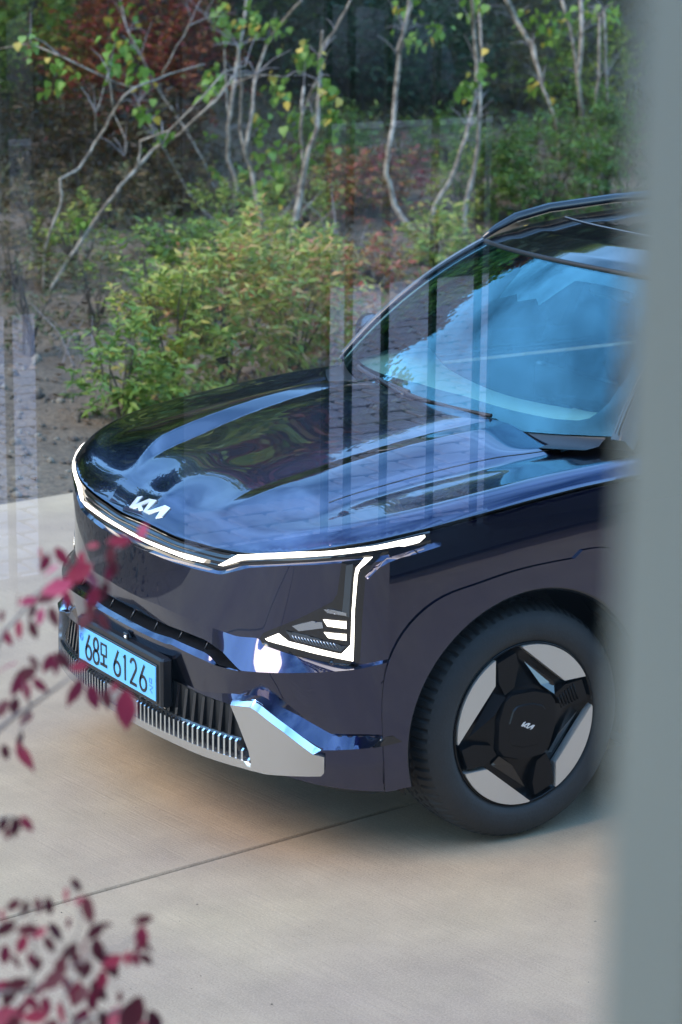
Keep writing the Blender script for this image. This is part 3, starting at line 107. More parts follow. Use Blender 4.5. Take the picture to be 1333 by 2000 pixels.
def tag(o, label=None, cat=None, group=None, kind=None):
    for k, v in (('label', label), ('category', cat), ('group', group), ('kind', kind)):
        if v: o[k] = v
    return o
def empty(name, loc=(0, 0, 0), rz=0):
    o = bpy.data.objects.new(name, None); COL.objects.link(o); o.location = loc; o.rotation_euler.z = rz; o.empty_display_size = .1
    return o
class MB:
    def __init__(s): s.V = []; s.F = []
    def add(s, V, Fc):
        b = len(s.V); s.V += [tuple(map(float, v)) for v in V]; s.F += [tuple(int(b+i) for i in f) for f in Fc]
    def grid(s, G, close_u=False, close_v=False, flip=False):
        G = np.asarray(G); n, m = G.shape[:2]; Fs = []
        for i in range(n if close_u else n-1):
            for j in range(m if close_v else m-1):
                q = (i*m+j, ((i+1) % n)*m+j, ((i+1) % n)*m+(j+1) % m, i*m+(j+1) % m)
                Fs.append(q[::-1] if flip else q)
        s.add(G.reshape(-1, 3), Fs)
    def box(s, c, d, bev=0):
        x, y, z = c; a, b, e = d[0]/2, d[1]/2, d[2]/2
        if bev <= 0:
            V = [(x+i*a, y+j*b, z+k*e) for i in (-1, 1) for j in (-1, 1) for k in (-1, 1)]
            s.add(V, [(0, 1, 3, 2), (4, 6, 7, 5), (0, 4, 5, 1), (2, 3, 7, 6), (0, 2, 6, 4), (1, 5, 7, 3)]); return
        V = []
        for k, ins in ((-e, bev), (-e+bev, 0), (e-bev, 0), (e, bev)):
            A, B = a-ins, b-ins
            V += [(x+p, y+q, z+k) for p, q in ((A-bev, -B), (A, -B+bev), (A, B-bev), (A-bev, B), (-A+bev, B), (-A, B-bev), (-A, -B+bev), (-A+bev, -B))]
        Fs = [tuple(range(7, -1, -1)), tuple(range(24, 32))]
        for r in range(3):
            for i in range(8): Fs.append((r*8+i, r*8+(i+1) % 8, r*8+8+(i+1) % 8, r*8+8+i))
        s.add(V, Fs)
    def tube(s, P, rad, n=8, cap=True):
        P = [Vector(p) for p in P]; rad = [rad]*len(P) if not hasattr(rad, '__len__') else rad; rings = []
        prev = None
        for i, p in enumerate(P):
            t = (P[min(i+1, len(P)-1)]-P[max(i-1, 0)]).normalized()
            a = t.cross(Vector((0, 0, 1))) if prev is None else prev-t*prev.dot(t)
            if a.length < 1e-4: a = t.cross(Vector((1, 0, 0)))
            a.normalize(); prev = a; b = t.cross(a)
            rings.append([p+(a*math.cos(2*math.pi*k/n)+b*math.sin(2*math.pi*k/n))*rad[i] for k in range(n)])
        base = len(s.V); s.grid([[tuple(v) for v in r] for r in rings], close_v=True)
        if cap: s.F.append(tuple(base+k for k in range(n))); s.F.append(tuple(base+(len(P)-1)*n+k for k in range(n-1, -1, -1)))
    def build(s, name, mat, parent=None, smooth=True, ang=None):
        o = obj(name, s.V, s.F, mat, parent, smooth)
        if ang: o.data.set_sharp_from_angle(angle=R(ang))
        return o
def lathe(prof, n=64, a0=0, a1=2*math.pi, axis='y'):
    """prof: (radius, axial) pairs -> grid around Y axis"""
    G = []
    for i in range(n):
        a = a0+(a1-a0)*i/n
        G.append([(r*math.cos(a), y, r*math.sin(a)) for r, y in prof])
    return G
# ---------------------------------------------------------------- materials
def nodes(name):
    m = bpy.data.materials.new(name); m.use_nodes = True; return m, m.node_tree, m.node_tree.nodes['Principled BSDF']
def pbr(name, col, rough=.5, metal=0, coat=0, coat_r=.03, spec=.5, noise=0, nscale=20, bump=0, bscale=60, ior=1.5):
    m, t, b = nodes(name); b.inputs['Base Color'].default_value = (*col, 1); b.inputs['Roughness'].default_value = rough
    b.inputs['Metallic'].default_value = metal; b.inputs['Coat Weight'].default_value = coat; b.inputs['Coat Roughness'].default_value = coat_r
    b.inputs['IOR'].default_value = ior
    if noise or bump: co = t.nodes.new('ShaderNodeTexCoord')
    if noise:
        n = t.nodes.new('ShaderNodeTexNoise'); n.inputs['Scale'].default_value = nscale; n.inputs['Detail'].default_value = 6
        t.links.new(co.outputs['Object'], n.inputs[0])
        mr = t.nodes.new('ShaderNodeMapRange'); mr.inputs[3].default_value = 1-noise; mr.inputs[4].default_value = 1+noise
        t.links.new(n.outputs['Fac'], mr.inputs[0])
        mm = t.nodes.new('ShaderNodeVectorMath'); mm.operation = 'SCALE'; mm.inputs[0].default_value = col
        t.links.new(mr.outputs[0], mm.inputs['Scale']); t.links.new(mm.outputs[0], b.inputs['Base Color'])
    if bump:
        n = t.nodes.new('ShaderNodeTexNoise'); n.inputs['Scale'].default_value = bscale; n.inputs['Detail'].default_value = 5
        t.links.new(co.outputs['Object'], n.inputs[0]); bp = t.nodes.new('ShaderNodeBump'); bp.inputs['Strength'].default_value = bump; bp.inputs['Distance'].default_value = .01
        t.links.new(n.outputs['Fac'], bp.inputs['Height']); t.links.new(bp.outputs[0], b.inputs['Normal'])
    return m
def emit(name, col, st):
    m, t, b = nodes(name); b.inputs['Emission Color'].default_value = (*col, 1); b.inputs['Emission Strength'].default_value = st; b.inputs['Base Color'].default_value = (.5, .5, .5, 1); return m
M = {}
M['paint'] = pbr('metallic_navy_paint', (.009, .014, .066), .20, 1.0, 1.0, .004, ior=1.6)
M['paint'].node_tree.nodes['Principled BSDF'].inputs['Coat IOR'].default_value = 1.75
M['gloss_black'] = pbr('gloss_black', (.008, .008, .010), .08, 0, .6, .02)
M['wheel_black'] = pbr('wheel_gloss_black', (.005, .005, .006), .25, 0, 0, ior=1.35)
M['dark_plastic'] = pbr('dark_plastic', (.012, .012, .014), .28, 0, 0, bump=.05, bscale=300)
M['rubber_trim'] = pbr('rubber_trim', (.008, .008, .008), .6)
M['silver'] = pbr('satin_silver', (.52, .50, .48), .27, .85)
M['silver_dark'] = pbr('satin_grey', (.30, .30, .30), .35, .6)
M['chrome'] = pbr('pale_chrome', (.75, .80, .86), .12, 1)
M['badge'] = pbr('badge_silver', (.80, .84, .86), .22, .55)
M['drl'] = emit('daylight_led', (1, 1, 1), 1.3)
M['cell'] = emit('projector_led', (1, .99, .93), 1.1)
M['lamp_grey'] = pbr('lamp_bezel', (.10, .12, .14), .2, .7)
M['lamp_pale'] = pbr('lamp_reflector', (.42, .46, .52), .15, .9)
M['tyre'] = pbr('tyre_rubber', (.024, .024, .024), .7, noise=.25, nscale=30, bump=.15, bscale=120)
M['blade'] = pbr('machined_wheel_blade', (.66, .62, .57), .30, .65)
M['interior'] = pbr('cabin_plastic', (.05, .05, .055), .7)
M['cabin_light'] = pbr('cabin_pale_fabric', (.42, .44, .45), .8)
M['dash'] = pbr('dashboard_top', (.36, .38, .36), .7)
M['frit'] = pbr('glass_frit_band', (.006, .010, .02), .05, 0, 1, .01)
M['plate'] = pbr('blue_plate_film', (.10, .47, .82), .35, noise=.05, nscale=150)
M['ink'] = pbr('plate_ink', (.012, .012, .014), .4)
M['ink_blue'] = pbr('plate_blue_mark', (.05, .22, .75), .4)
M['side_glass'] = pbr('privacy_glass', (.01, .02, .025), .03, 0, 1, .0)
def glassmat(name, tint, gl, f0, f1):
    m = bpy.data.materials.new(name); m.use_nodes = True; t = m.node_tree; t.nodes.clear()
    o = t.nodes.new('ShaderNodeOutputMaterial'); mixs = t.nodes.new('ShaderNodeMixShader'); tr = t.nodes.new('ShaderNodeBsdfTransparent'); g = t.nodes.new('ShaderNodeBsdfGlossy')
    tr.inputs[0].default_value = (*tint, 1); g.inputs[0].default_value = (*gl, 1); g.inputs['Roughness'].default_value = 0
    lw = t.nodes.new('ShaderNodeFresnel'); lw.inputs[0].default_value = f0
    mr = t.nodes.new('ShaderNodeMath'); mr.operation = 'MULTIPLY'; mr.use_clamp = True; mr.inputs[1].default_value = f1
    ge = t.nodes.new('ShaderNodeNewGeometry'); mi = t.nodes.new('ShaderNodeMapRange'); mi.inputs[3].default_value = f0; mi.inputs[4].default_value = 1/f0
    t.links.new(ge.outputs['Backfacing'], mi.inputs[0]); t.links.new(mi.outputs[0], lw.inputs[0])
    t.links.new(lw.outputs[0], mr.inputs[0]); t.links.new(mr.outputs[0], mixs.inputs[0]); t.links.new(tr.outputs[0], mixs.inputs[1]); t.links.new(g.outputs[0], mixs.inputs[2]); t.links.new(mixs.outputs[0], o.inputs[0])
    return m
M['windscreen'] = glassmat('windscreen_glass', (.50, .80, .78), (.26, .62, .68), 1.75, 2.0)
M['pane'] = glassmat('window_glass', (.93, .945, .94), (1, 1, 1), 1.5, 3.1)
# leaf materials
def leafmat(name, cols, rough=.5):
    m, t, b = nodes(name); b.inputs['Roughness'].default_value = rough
    g = t.nodes.new('ShaderNodeNewGeometry'); r = t.nodes.new('ShaderNodeValToRGB'); r.color_ramp.interpolation = 'LINEAR'
    e = r.color_ramp.elements
    while len(e) < len(cols): e.new(.5)
    for i, c in enumerate(cols): e[i].position = i/(len(cols)-1); e[i].color = (*c, 1)
    t.links.new(g.outputs['Random Per Island'], r.inputs[0])
    tl = t.nodes.new('ShaderNodeBsdfTranslucent'); ms = t.nodes.new('ShaderNodeMixShader'); ms.inputs[0].default_value = .3
    t.links.new(r.outputs[0], b.inputs['Base Color']); t.links.new(r.outputs[0], tl.inputs[0])
    t.links.new(b.outputs[0], ms.inputs[1]); t.links.new(tl.outputs[0], ms.inputs[2]); t.links.new(ms.outputs[0], t.nodes['Material Output'].inputs[0])
    return m
G_ = dict(
 green=[(.05, .11, .018), (.10, .19, .03), (.16, .26, .04), (.24, .32, .06)],
 yg=[(.09, .17, .025), (.17, .26, .04), (.28, .36, .06), (.42, .43, .09), (.42, .28, .09)],
 yo=[(.12, .19, .03), (.22, .30, .05), (.34, .38, .07), (.45, .40, .10), (.48, .30, .10), (.50, .17, .10)],
 orange=[(.10, .13, .02), (.22, .20, .04), (.36, .20, .06), (.42, .13, .07), (.40, .07, .06)],
 sparse=[(.05, .08, .03), (.09, .12, .04), (.14, .14, .05), (.16, .10, .05)],
 green2=[(.03, .08, .014), (.06, .14, .025), (.10, .20, .035), (.17, .27, .05)],
 red=[(.05, .07, .02), (.16, .03, .03), (.28, .04, .05), (.36, .07, .06)],
 rust=[(.06, .08, .02), (.18, .11, .03), (.28, .13, .03), (.30, .08, .03)],
 brown=[(.06, .05, .025), (.13, .085, .04), (.20, .125, .05), (.10, .13, .04)],
 brownd=[(.025, .022, .010), (.06, .035, .016), (.10, .05, .02), (.06, .07, .02)],
 ygd=[(.07, .13, .02), (.15, .24, .04), (.27, .34, .055), (.38, .36, .07)],
 dark=[(.010, .028, .014), (.02, .05, .024), (.04, .085, .04), (.07, .12, .05)],
 redm=[(.05, .05, .015), (.20, .03, .02), (.36, .04, .04), (.45, .12, .03), (.22, .16, .03)],
 birch=[(.10, .22, .03), (.16, .30, .04), (.24, .36, .05), (.34, .38, .05)])
for k, v in G_.items(): M['leaf_'+k] = leafmat('leaf_'+k, v)
M['leaf_y'] = leafmat('yellow_leaf', [(.5, .42, .06), (.6, .38, .08)]); M['leaf_g'] = leafmat('green_leaf', [(.11, .23, .035), (.17, .30, .05)])
M['leaf_r'] = leafmat('crimson_leaf', [(.22, .014, .04), (.38, .03, .075)]); M['leaf_m'] = leafmat('maroon_leaf', [(.08, .014, .022), (.15, .02, .035)]); M['leaf_p'] = leafmat('pink_leaf', [(.45, .05, .13), (.55, .07, .15)])
def barkmat(name, a, b_, sc_=14):
    m, t, b = nodes(name); co = t.nodes.new('ShaderNodeTexCoord'); n = t.nodes.new('ShaderNodeTexNoise'); n.inputs['Scale'].default_value = sc_; n.inputs['Detail'].default_value = 6; n.inputs['Roughness'].default_value = .7
    r = t.nodes.new('ShaderNodeValToRGB'); r.color_ramp.elements[0].position = .38; r.color_ramp.elements[1].position = .60; r.color_ramp.elements[0].color = (*a, 1); r.color_ramp.elements[1].color = (*b_, 1)
    t.links.new(co.outputs['Object'], n.inputs[0]); t.links.new(n.outputs['Fac'], r.inputs[0]); t.links.new(r.outputs[0], b.inputs['Base Color']); b.inputs['Roughness'].default_value = .85
    return m
M['bark'] = barkmat('pale_mottled_bark', (.10, .075, .055), (.33, .28, .22)); M['bark_dark'] = barkmat('dark_bark', (.03, .022, .016), (.09, .07, .05)); M['twig'] = barkmat('grey_twig', (.12, .10, .10), (.26, .23, .22))
# ================================================================= SETTING
# concrete
def concrete():
    m, t, b = nodes('broomed_tan_concrete'); L = t.links.new
    g = t.nodes.new('ShaderNodeNewGeometry'); mp = t.nodes.new('ShaderNodeMapping'); mp.inputs['Rotation'].default_value = (0, 0, R(-7.5)); L(g.outputs['Position'], mp.inputs[0])
    n1 = t.nodes.new('ShaderNodeTexNoise'); n1.inputs['Scale'].default_value = .9; n1.inputs['Detail'].default_value = 5; L(mp.outputs[0], n1.inputs[0])
    r1 = t.nodes.new('ShaderNodeValToRGB'); r1.color_ramp.elements[0].position = .3; r1.color_ramp.elements[1].position = .72
    r1.color_ramp.elements[0].color = (.345, .238, .168, 1); r1.color_ramp.elements[1].color = (.48, .345, .210, 1); L(n1.outputs['Fac'], r1.inputs[0])
    m2 = t.nodes.new('ShaderNodeMapping'); m2.inputs['Scale'].default_value = (110, 3.5, 1); L(mp.outputs[0], m2.inputs[0])
    n2 = t.nodes.new('ShaderNodeTexNoise'); n2.inputs['Scale'].default_value = 1; n2.inputs['Detail'].default_value = 3; L(m2.outputs[0], n2.inputs[0])
    n3 = t.nodes.new('ShaderNodeTexNoise'); n3.inputs['Scale'].default_value = 160; n3.inputs['Detail'].default_value = 4; n3.inputs['Roughness'].default_value = .8; L(mp.outputs[0], n3.inputs[0])
    n4 = t.nodes.new('ShaderNodeTexNoise'); n4.inputs['Scale'].default_value = 4.5; n4.inputs['Detail'].default_value = 8; n4.inputs['Roughness'].default_value = .65; L(mp.outputs[0], n4.inputs[0])
    def mr(s, a, c):
        k = t.nodes.new('ShaderNodeMapRange'); k.inputs[1].default_value = .3; k.inputs[2].default_value = .7; k.inputs[3].default_value = a; k.inputs[4].default_value = c; L(s, k.inputs[0]); return k.outputs[0]
    mu = t.nodes.new('ShaderNodeMath'); mu.operation = 'MULTIPLY'; L(mr(n2.outputs['Fac'], .95, 1.04), mu.inputs[0]); L(mr(n3.outputs['Fac'], .72, 1.22), mu.inputs[1])
    mu2 = t.nodes.new('ShaderNodeMath'); mu2.operation = 'MULTIPLY'; L(mu.outputs[0], mu2.inputs[0]); L(mr(n4.outputs['Fac'], .88, 1.10), mu2.inputs[1])
    sc2 = t.nodes.new('ShaderNodeVectorMath'); sc2.operation = 'SCALE'; L(r1.outputs[0], sc2.inputs[0]); L(mu2.outputs[0], sc2.inputs['Scale']); L(sc2.outputs[0], b.inputs['Base Color'])
    b.inputs['Roughness'].default_value = .82
    ad = t.nodes.new('ShaderNodeMath'); ad.operation = 'ADD'; L(n2.outputs['Fac'], ad.inputs[0]); L(n3.outputs['Fac'], ad.inputs[1])
    bp = t.nodes.new('ShaderNodeBump'); bp.inputs['Strength'].default_value = .5; bp.inputs['Distance'].default_value = .003; L(ad.outputs[0], bp.inputs['Height']); L(bp.outputs[0], b.inputs['Normal'])
    return m
M['concrete'] = concrete()
def soil():
    m, t, b = nodes('dry_gravelly_soil'); L = t.links.new; g = t.nodes.new('ShaderNodeNewGeometry')
    n = t.nodes.new('ShaderNodeTexNoise'); n.inputs['Scale'].default_value = 1.3; n.inputs['Detail'].default_value = 9; n.inputs['Roughness'].default_value = .7; L(g.outputs['Position'], n.inputs[0])
    n2 = t.nodes.new('ShaderNodeTexNoise'); n2.inputs['Scale'].default_value = 38; n2.inputs['Detail'].default_value = 5; L(g.outputs['Position'], n2.inputs[0])
    r = t.nodes.new('ShaderNodeValToRGB'); e = r.color_ramp.elements; e[0].position = .34; e[0].color = (.055, .037, .024, 1); e[1].position = .68; e[1].color = (.22, .155, .10, 1)
    a = t.nodes.new('ShaderNodeMath'); a.operation = 'MULTIPLY_ADD'; L(n2.outputs['Fac'], a.inputs[0]); a.inputs[1].default_value = .5
    s_ = t.nodes.new('ShaderNodeMath'); s_.operation = 'MULTIPLY'; s_.inputs[1].default_value = .5; L(n.outputs['Fac'], s_.inputs[0]); L(s_.outputs[0], a.inputs[2]); L(a.outputs[0], r.inputs[0])
    L(r.outputs[0], b.inputs['Base Color']); b.inputs['Roughness'].default_value = .95
    bp = t.nodes.new('ShaderNodeBump'); bp.inputs['Strength'].default_value = .8; bp.inputs['Distance'].default_value = .02; L(n2.outputs['Fac'], bp.inputs['Height']); L(bp.outputs[0], b.inputs['Normal'])
    return m
M['soil'] = soil()
EDG = Vector((1, .125, 0)).normalized(); PER = Vector((-EDG.y, EDG.x, 0))      # slab grid directions
O_ = Vector((0, -3.77, 0))
def slab(u0, u1, v0, v1, z0=-.15, z1=0.):
    mb = MB(); g = .0048; b = .005
    P = lambda u, v, z: tuple(O_+EDG*u+PER*v+Vector((0, 0, z)))
    u0 += g; u1 -= g; v0 += g; v1 -= g
    ring = lambda i, z: [P(u0+i, v0+i, z), P(u1-i, v0+i, z), P(u1-i, v1-i, z), P(u0+i, v1-i, z)]
    V = ring(0, z0)+ring(0, z1-b)+ring(b, z1)
    Fs = [(8, 9, 10, 11)]+[(r*4+i, r*4+(i+1) % 4, r*4+4+(i+1) % 4, r*4+4+i) for r in range(2) for i in range(4)]
    mb.add(V, Fs); return mb
# joint line about y=.47 at x=0 -> v
vj = (Vector((0, .452, 0))-O_).dot(PER)
k = 0
for (v0, v1) in ((0, vj), (vj, 2*vj)):
    for (u0, u1) in ((-3.2-5.6, -3.2), (-3.2, 3.6), (3.6, 10.0)):
        o = slab(u0, u1, v0, v1).build('concrete_slab', M['concrete'], smooth=False); tag(o, kind='structure')
far = MB()
# outer yard beyond the visible slabs
for (a, b, c, d) in ((-60, -8.8, 0, 2*vj), (10., 60, 0, 2*vj)): 
    o = slab(a, b, c, d).build('concrete_slab', M['concrete'], smooth=False); tag(o, kind='structure')
base = MB(); base.add([(-60, -60, -.16), (60, -60, -.16), (60, 60, -.16), (-60, 60, -.16)], [(0, 1, 2, 3)])
base.F = [(0, 1, 2, 3)]
tag(base.build('subsoil', M['soil'], smooth=False), kind='structure')
# terrain (bed and hillside)
us = np.r_[np.linspace(-60, -14, 24), np.linspace(-13.8, 3, 150), np.linspace(4, 60, 28)]
vs = np.r_[[-.0], np.linspace(.012, 3, 70), np.linspace(3.06, 12, 130), np.linspace(12.5, 60, 60)]
UU, VV = np.meshgrid(us, vs, indexing='ij')
X = O_.x+EDG.x*UU-PER.x*VV; Y = O_.y+EDG.y*UU-PER.y*VV
def fbm(x, y, s):
    z = 0
    for i in range(5):
        f = 2.03**i/s; z = z+np.sin(x*f*1.1+2.3*np.sin(y*f*.83+i)+i*1.7)*np.cos(y*f*1.05+1.9*np.sin(x*f*.77+i*2.1))/1.75**i
    return z
def tz(x, y):
    v = vedge(x, y); return terrain(x, y)+.014*fbm(x, y, .45)*np.clip(v/.4, 0, 1)+.1*fbm(x, y, 3.)*np.clip((v-7)/6, 0, 1)
Z = tz(X, Y); Z[:, 0] = -.14
n_, m_ = X.shape; idx = np.arange(n_*m_).reshape(n_, m_)
Fq = np.stack([idx[:-1, :-1], idx[:-1, 1:], idx[1:, 1:], idx[1:, :-1]], -1).reshape(-1, 4)
tag(obj('planted_bank', np.stack([X, Y, Z], -1).reshape(-1, 3), Fq, M['soil']), kind='structure')
# ---- scattered stuff builders (numpy)
def leaf_template(kind='lance'):
    if kind == 'lance':     # folded lance leaf, tip drooping
        V = np.array([(0, 0, 0), (.16, .38, .05), (0, .42, -.02), (-.16, .38, .05), (0, 1, -.16)], float)
        return V, np.array([(0, 1, 2), (0, 2, 3), (1, 4, 2), (2, 4, 3)])
    V = np.array([(0, 0, 0), (.36, .25, .05), (0, .45, -.03), (-.36, .25, .05), (.30, .62, .03), (-.30, .62, .03), (0, 1, -.08)], float)
    return V, np.array([(0, 1, 2), (0, 2, 3), (1, 4, 2), (3, 2, 5), (4, 6, 2), (2, 6, 5)])
def scatter_leaves(P, D, size, kind='lance'):
    """P positions n*3, D directions n*3, size n"""
    V, Fc = leaf_template(kind); n = len(P)
    D = D/np.linalg.norm(D, axis=1)[:, None]; up_ = np.array([0, 0, 1.])+rng.normal(0, .45, (n, 3))
    Xa = np.cross(D, up_); Xa /= np.linalg.norm(Xa, axis=1)[:, None]+1e-9; Za = np.cross(Xa, D)
    W = P[:, None]+size[:, None, None]*(V[None, :, 0, None]*Xa[:, None]+V[None, :, 1, None]*D[:, None]+V[None, :, 2, None]*Za[:, None])
    Fa = (Fc[None]+(np.arange(n)*len(V))[:, None, None]).reshape(-1, 3)
    return W.reshape(-1, 3), Fa
def bush(name, x, y, z, wd, ht, kind, n, ls, label, cat, group=None, shape='round'):
    root = empty(name, (x, y, z)); tag(root, label, cat, group)
    st = MB(); tips = []
    for i in range(9 if shape != 'tall' else 5):
        a = rnd.uniform(0, 6.28); l = rnd.uniform(.55, .95); r_ = wd*.5*rnd.uniform(.2, .85)
        P = [Vector((rnd.uniform(-.04, .04), rnd.uniform(-.04, .04), -.05))]
        for k in range(1, 5):
            f = k/4; P.append(Vector((math.cos(a)*r_*f**1.2+rnd.uniform(-.02, .02), math.sin(a)*r_*f**1.2+rnd.uniform(-.02, .02), ht*l*f)))
        st.tube(P, [.009, .008, .006, .004, .002], 5, cap=False); tips.append(P)
    st.build('stem', M['bark_dark'], root)
    # leafy sprigs: each a drooping shoot with leaves along it
    per = 15; ns = max(8, n//per); p = rng.normal(0, 1, (ns, 3)); p /= np.linalg.norm(p, axis=1)[:, None]; rr = rng.uniform(.25, .92, ns)**.6; p *= rr[:, None]
    lump = 1+.22*np.sin(3*p[:, 0]+x*5)*np.cos(2.5*p[:, 1]+y*3)+.15*np.sin(7*p[:, 0]+x)
    P0 = np.stack([p[:, 0]*wd*.47*lump, p[:, 1]*wd*.47*lump, np.clip((p[:, 2]*.5*lump+.46), .02, 2)*ht*.93], -1)
    sd_ = p/rr[:, None]*.6+rng.normal(0, .35, (ns, 3)); sd_[:, 2] += .55; sd_ /= np.linalg.norm(sd_, axis=1)[:, None]; sl = rng.uniform(.10, .26, ns)*min(1.3, .6+ht*.5)
    tt_ = (np.arange(per)+.5)/per; P = P0[:, None]+sd_[:, None]*(sl[:, None, None]*tt_[None, :, None]); P[..., 2] -= .10*sl[:, None]*tt_[None]**2*2
    az_ = rng.uniform(0, 6.28, ns)[:, None]+np.arange(per)[None]*2.4; D = np.stack([np.cos(az_), np.sin(az_), rng.normal(-.25, .3, az_.shape)], -1)+sd_[:, None]*.7
    P = P.reshape(-1, 3); D = D.reshape(-1, 3); n = len(P)
    W, Fa = scatter_leaves(P, D, ls*rng.uniform(.45, 1.2, n))
    o = obj('foliage', W, Fa, M['leaf_'+kind], root, smooth=False); o['kind'] = 'stuff'
    return root
BL = dict(green='leafy green shrub', yg='yellow-green leafy shrub', yo='shrub turning yellow and orange', orange='low shrub with orange and green leaves', sparse='sparse twiggy dark green shrub', green2='dense mid-green round shrub', red='small shrub with crimson leaves', rust='low rust-coloured shrub', brown='low brown dry undergrowth plant', ygd='dull yellow-green shrub')
BUSHLAB = [
 'low green shrub at the left end of the row beside bare soil', 'yellow-green shrub behind the far front wing of the car, left of the tallest one', 'tall yellow shrub with orange leaves behind the middle of the bonnet', 'yellow and orange shrub behind the rear of the bonnet, right of the tallest one',
 'green shrub in the second row, in front of the leaning pale trunks', 'yellow-green shrub in the second row below the twin pale trunks', 'orange-tinged shrub beside the far door mirror', 'sparse twiggy shrub above the bare soil at the left', 'sparse dark shrub at the left edge beside the leaning trunk',
 'low orange and green shrub just above the far windscreen pillar', 'small yellow-green shrub at the foot of the forked trunks', 'small yellow-green shrub behind the orange one by the mirror',
 'largest round green shrub, above the roof of the car', 'narrow green shrub left of the large round one above the roof', 'small crimson shrub beside the forked trunk', 'low rust-coloured shrub on bare soil left of the forked trunk', 'green shrub at the right behind the roof rail', 'dark green low shrub on the slope behind the forked trunks',
 'thin twiggy shrub below the leaning pale branches', 'brown undergrowth below the crossing pale branches', 'brown undergrowth at the left edge under the leaning branch', 'brown undergrowth beside the base of the crossing trunks', 'brown undergrowth behind the tall middle trunk', 'dull yellow-green shrub at the upper right behind the pale trunks', 'dry brown shrub on the slope at upper right', 'dull green shrub at the foot of the thick forked tree', 'orange leafy shrub between the thick forked tree and the bent trunk', 'dull green shrub at the foot of the upright tree by the roof', 'dull green shrub below the close pair of pale trunks', 'brown undergrowth at the left edge in front of the leaning trunk', 'dull green shrub behind the foot of the leaning trunk', 'green shrub between the thick forked tree and dark evergreens']
for i, (x, y, z, wd, ht, kd) in enumerate(TAB['bush']):
    big = i < 4 or kd == 'green2'
    n = int(2600*wd*ht/.5) if kd in('yg', 'yo', 'green') else int(3400*wd*ht/.5) if kd == 'green2' else int(1400*wd*ht/.4)
    n = max(450, min(n, 5200))
    if kd == 'sparse': n = 380
    bush('shrub', x, y, z-.02, wd*1.12, ht*1.08, kd, n, .075 if kd in('yg', 'yo', 'green', 'orange') else .055, BUSHLAB[i], 'shrub', 'shrubs in the planted bed')
BIGLAB = ['red maple bush high at the upper left, behind the widest one', 'red maple bush high on the slope above the crossing branches', 'yellow-green bush high in the upper left corner', 'yellow-green bush behind the close pair of pale trunks', 'low dark brown undergrowth between the crossing branches', 'low dark brown undergrowth near the left edge', 'dark evergreen shrub in the middle at the top', 'dark evergreen shrub behind the twin pale trunks', 'dark evergreen shrub on the slope, right one of three', 'dry brown shrub high on the slope behind the thin right trunks', 'red maple bush at the upper left, widest red crown', 'yellow-green maple bush in the upper left corner', 'smaller red maple bush right of the widest red crown', 'brown dry shrub at the upper right corner', 'dark brown undergrowth below the red maple at left', 'dark brown undergrowth between the crossing pale branches']
for i, (x, y, z, wd, ht, kd) in enumerate(TAB['big']):
    bush('maple_bush' if kd in('redm',) else 'evergreen_shrub' if kd == 'dark' else 'shrub', x, y, z-.02, wd*1.15, ht*1.1, kd, int(2600*wd*ht/1.), .075 if kd != 'brown' else .05, BIGLAB[i], 'shrub', 'shrubs on the hillside')
# tall trees on the hillside: trunks and crowns rise out of the picture, the bonnet mirrors them
def hill_tree(x, y, H_, W_, kd, label, gaps=1., n=9000, name='hillside_tree'):
    z = float(tz(np.array(x), np.array(y)))-.1
    root = empty(name, (x, y, z)); tag(root, label, 'tree', 'tall trees on the hillside')
    tr = MB(); P = [Vector((rnd.uniform(-.1, .1)*k, rnd.uniform(-.1, .1)*k, H_*k/5.4)) for k in range(6)]
    tr.tube(P, [.13, .11, .09, .07, .05, .03], 8); tr.build('trunk', M['bark_dark'], root)
    br = MB(); cl = []
    for i in range(26):
        f = rnd.uniform(.28, .98); b0 = P[min(5, int(f*5.5))]; b0 = Vector((b0.x, b0.y, H_*f*.85)); a = rnd.uniform(0, 6.28); l = W_*.5*(1.15-f*.75)*rnd.uniform(.6, 1.1)
        e = b0+Vector((math.cos(a)*l, math.sin(a)*l, l*.35)); br.tube([b0, (b0+e)/2+Vector((0, 0, .08)), e], [.03, .018, .008], 5, cap=False)
        for q in range(4): cl.append(b0.lerp(e, rnd.uniform(.4, 1.1))+Vector((rnd.gauss(0, .2), rnd.gauss(0, .2), rnd.gauss(0, .2))))
    br.build('branch', M['bark_dark'], root)
    cl = np.array([tuple(c) for c in cl]); p = cl[rng.integers(0, len(cl), n)]+rng.normal(0, .27, (n, 3)); D = rng.normal(0, 1, (n, 3)); D[:, 2] -= .4
    W, Fa = scatter_leaves(p, D, rng.uniform(.16, .32, n), 'round')
    o = obj('crown', W, Fa, M['leaf_'+kd], root, smooth=False); o['kind'] = 'stuff'
hl = [(-17, -15.5, 9, 5.5, 'dark', 'tall dark evergreen tree highest on the slope at the right'), (-13.2, -16.5, 7.5, 4.6, 'dark', 'tall dark evergreen tree behind the evergreen shrubs'), (-9.6, -17.5, 9.4, 5.4, 'ygd', 'tall yellow-green tree on the slope behind the dark shrubs'), (-6.2, -16.2, 8.6, 5.0, 'redm', 'tall red maple on the slope behind the red bushes'),
      (-3.2, -15.4, 7.4, 4.8, 'ygd', 'tall yellow-green tree at the left of the slope'), (-.2, -14.2, 6.6, 4.6, 'dark', 'dark tree left of the frame on the slope'), (3., -13.4, 5.6, 4.4, 'ygd', 'yellow-green tree far left of the frame'), (-22, -14, 8, 6, 'dark', 'dark tree far right of the frame'), (-15, -20, 9.5, 6, 'ygd', 'tallest tree at the top of the slope'), (-7.5, -21, 9, 6, 'dark', 'dark tree at the top of the slope')]
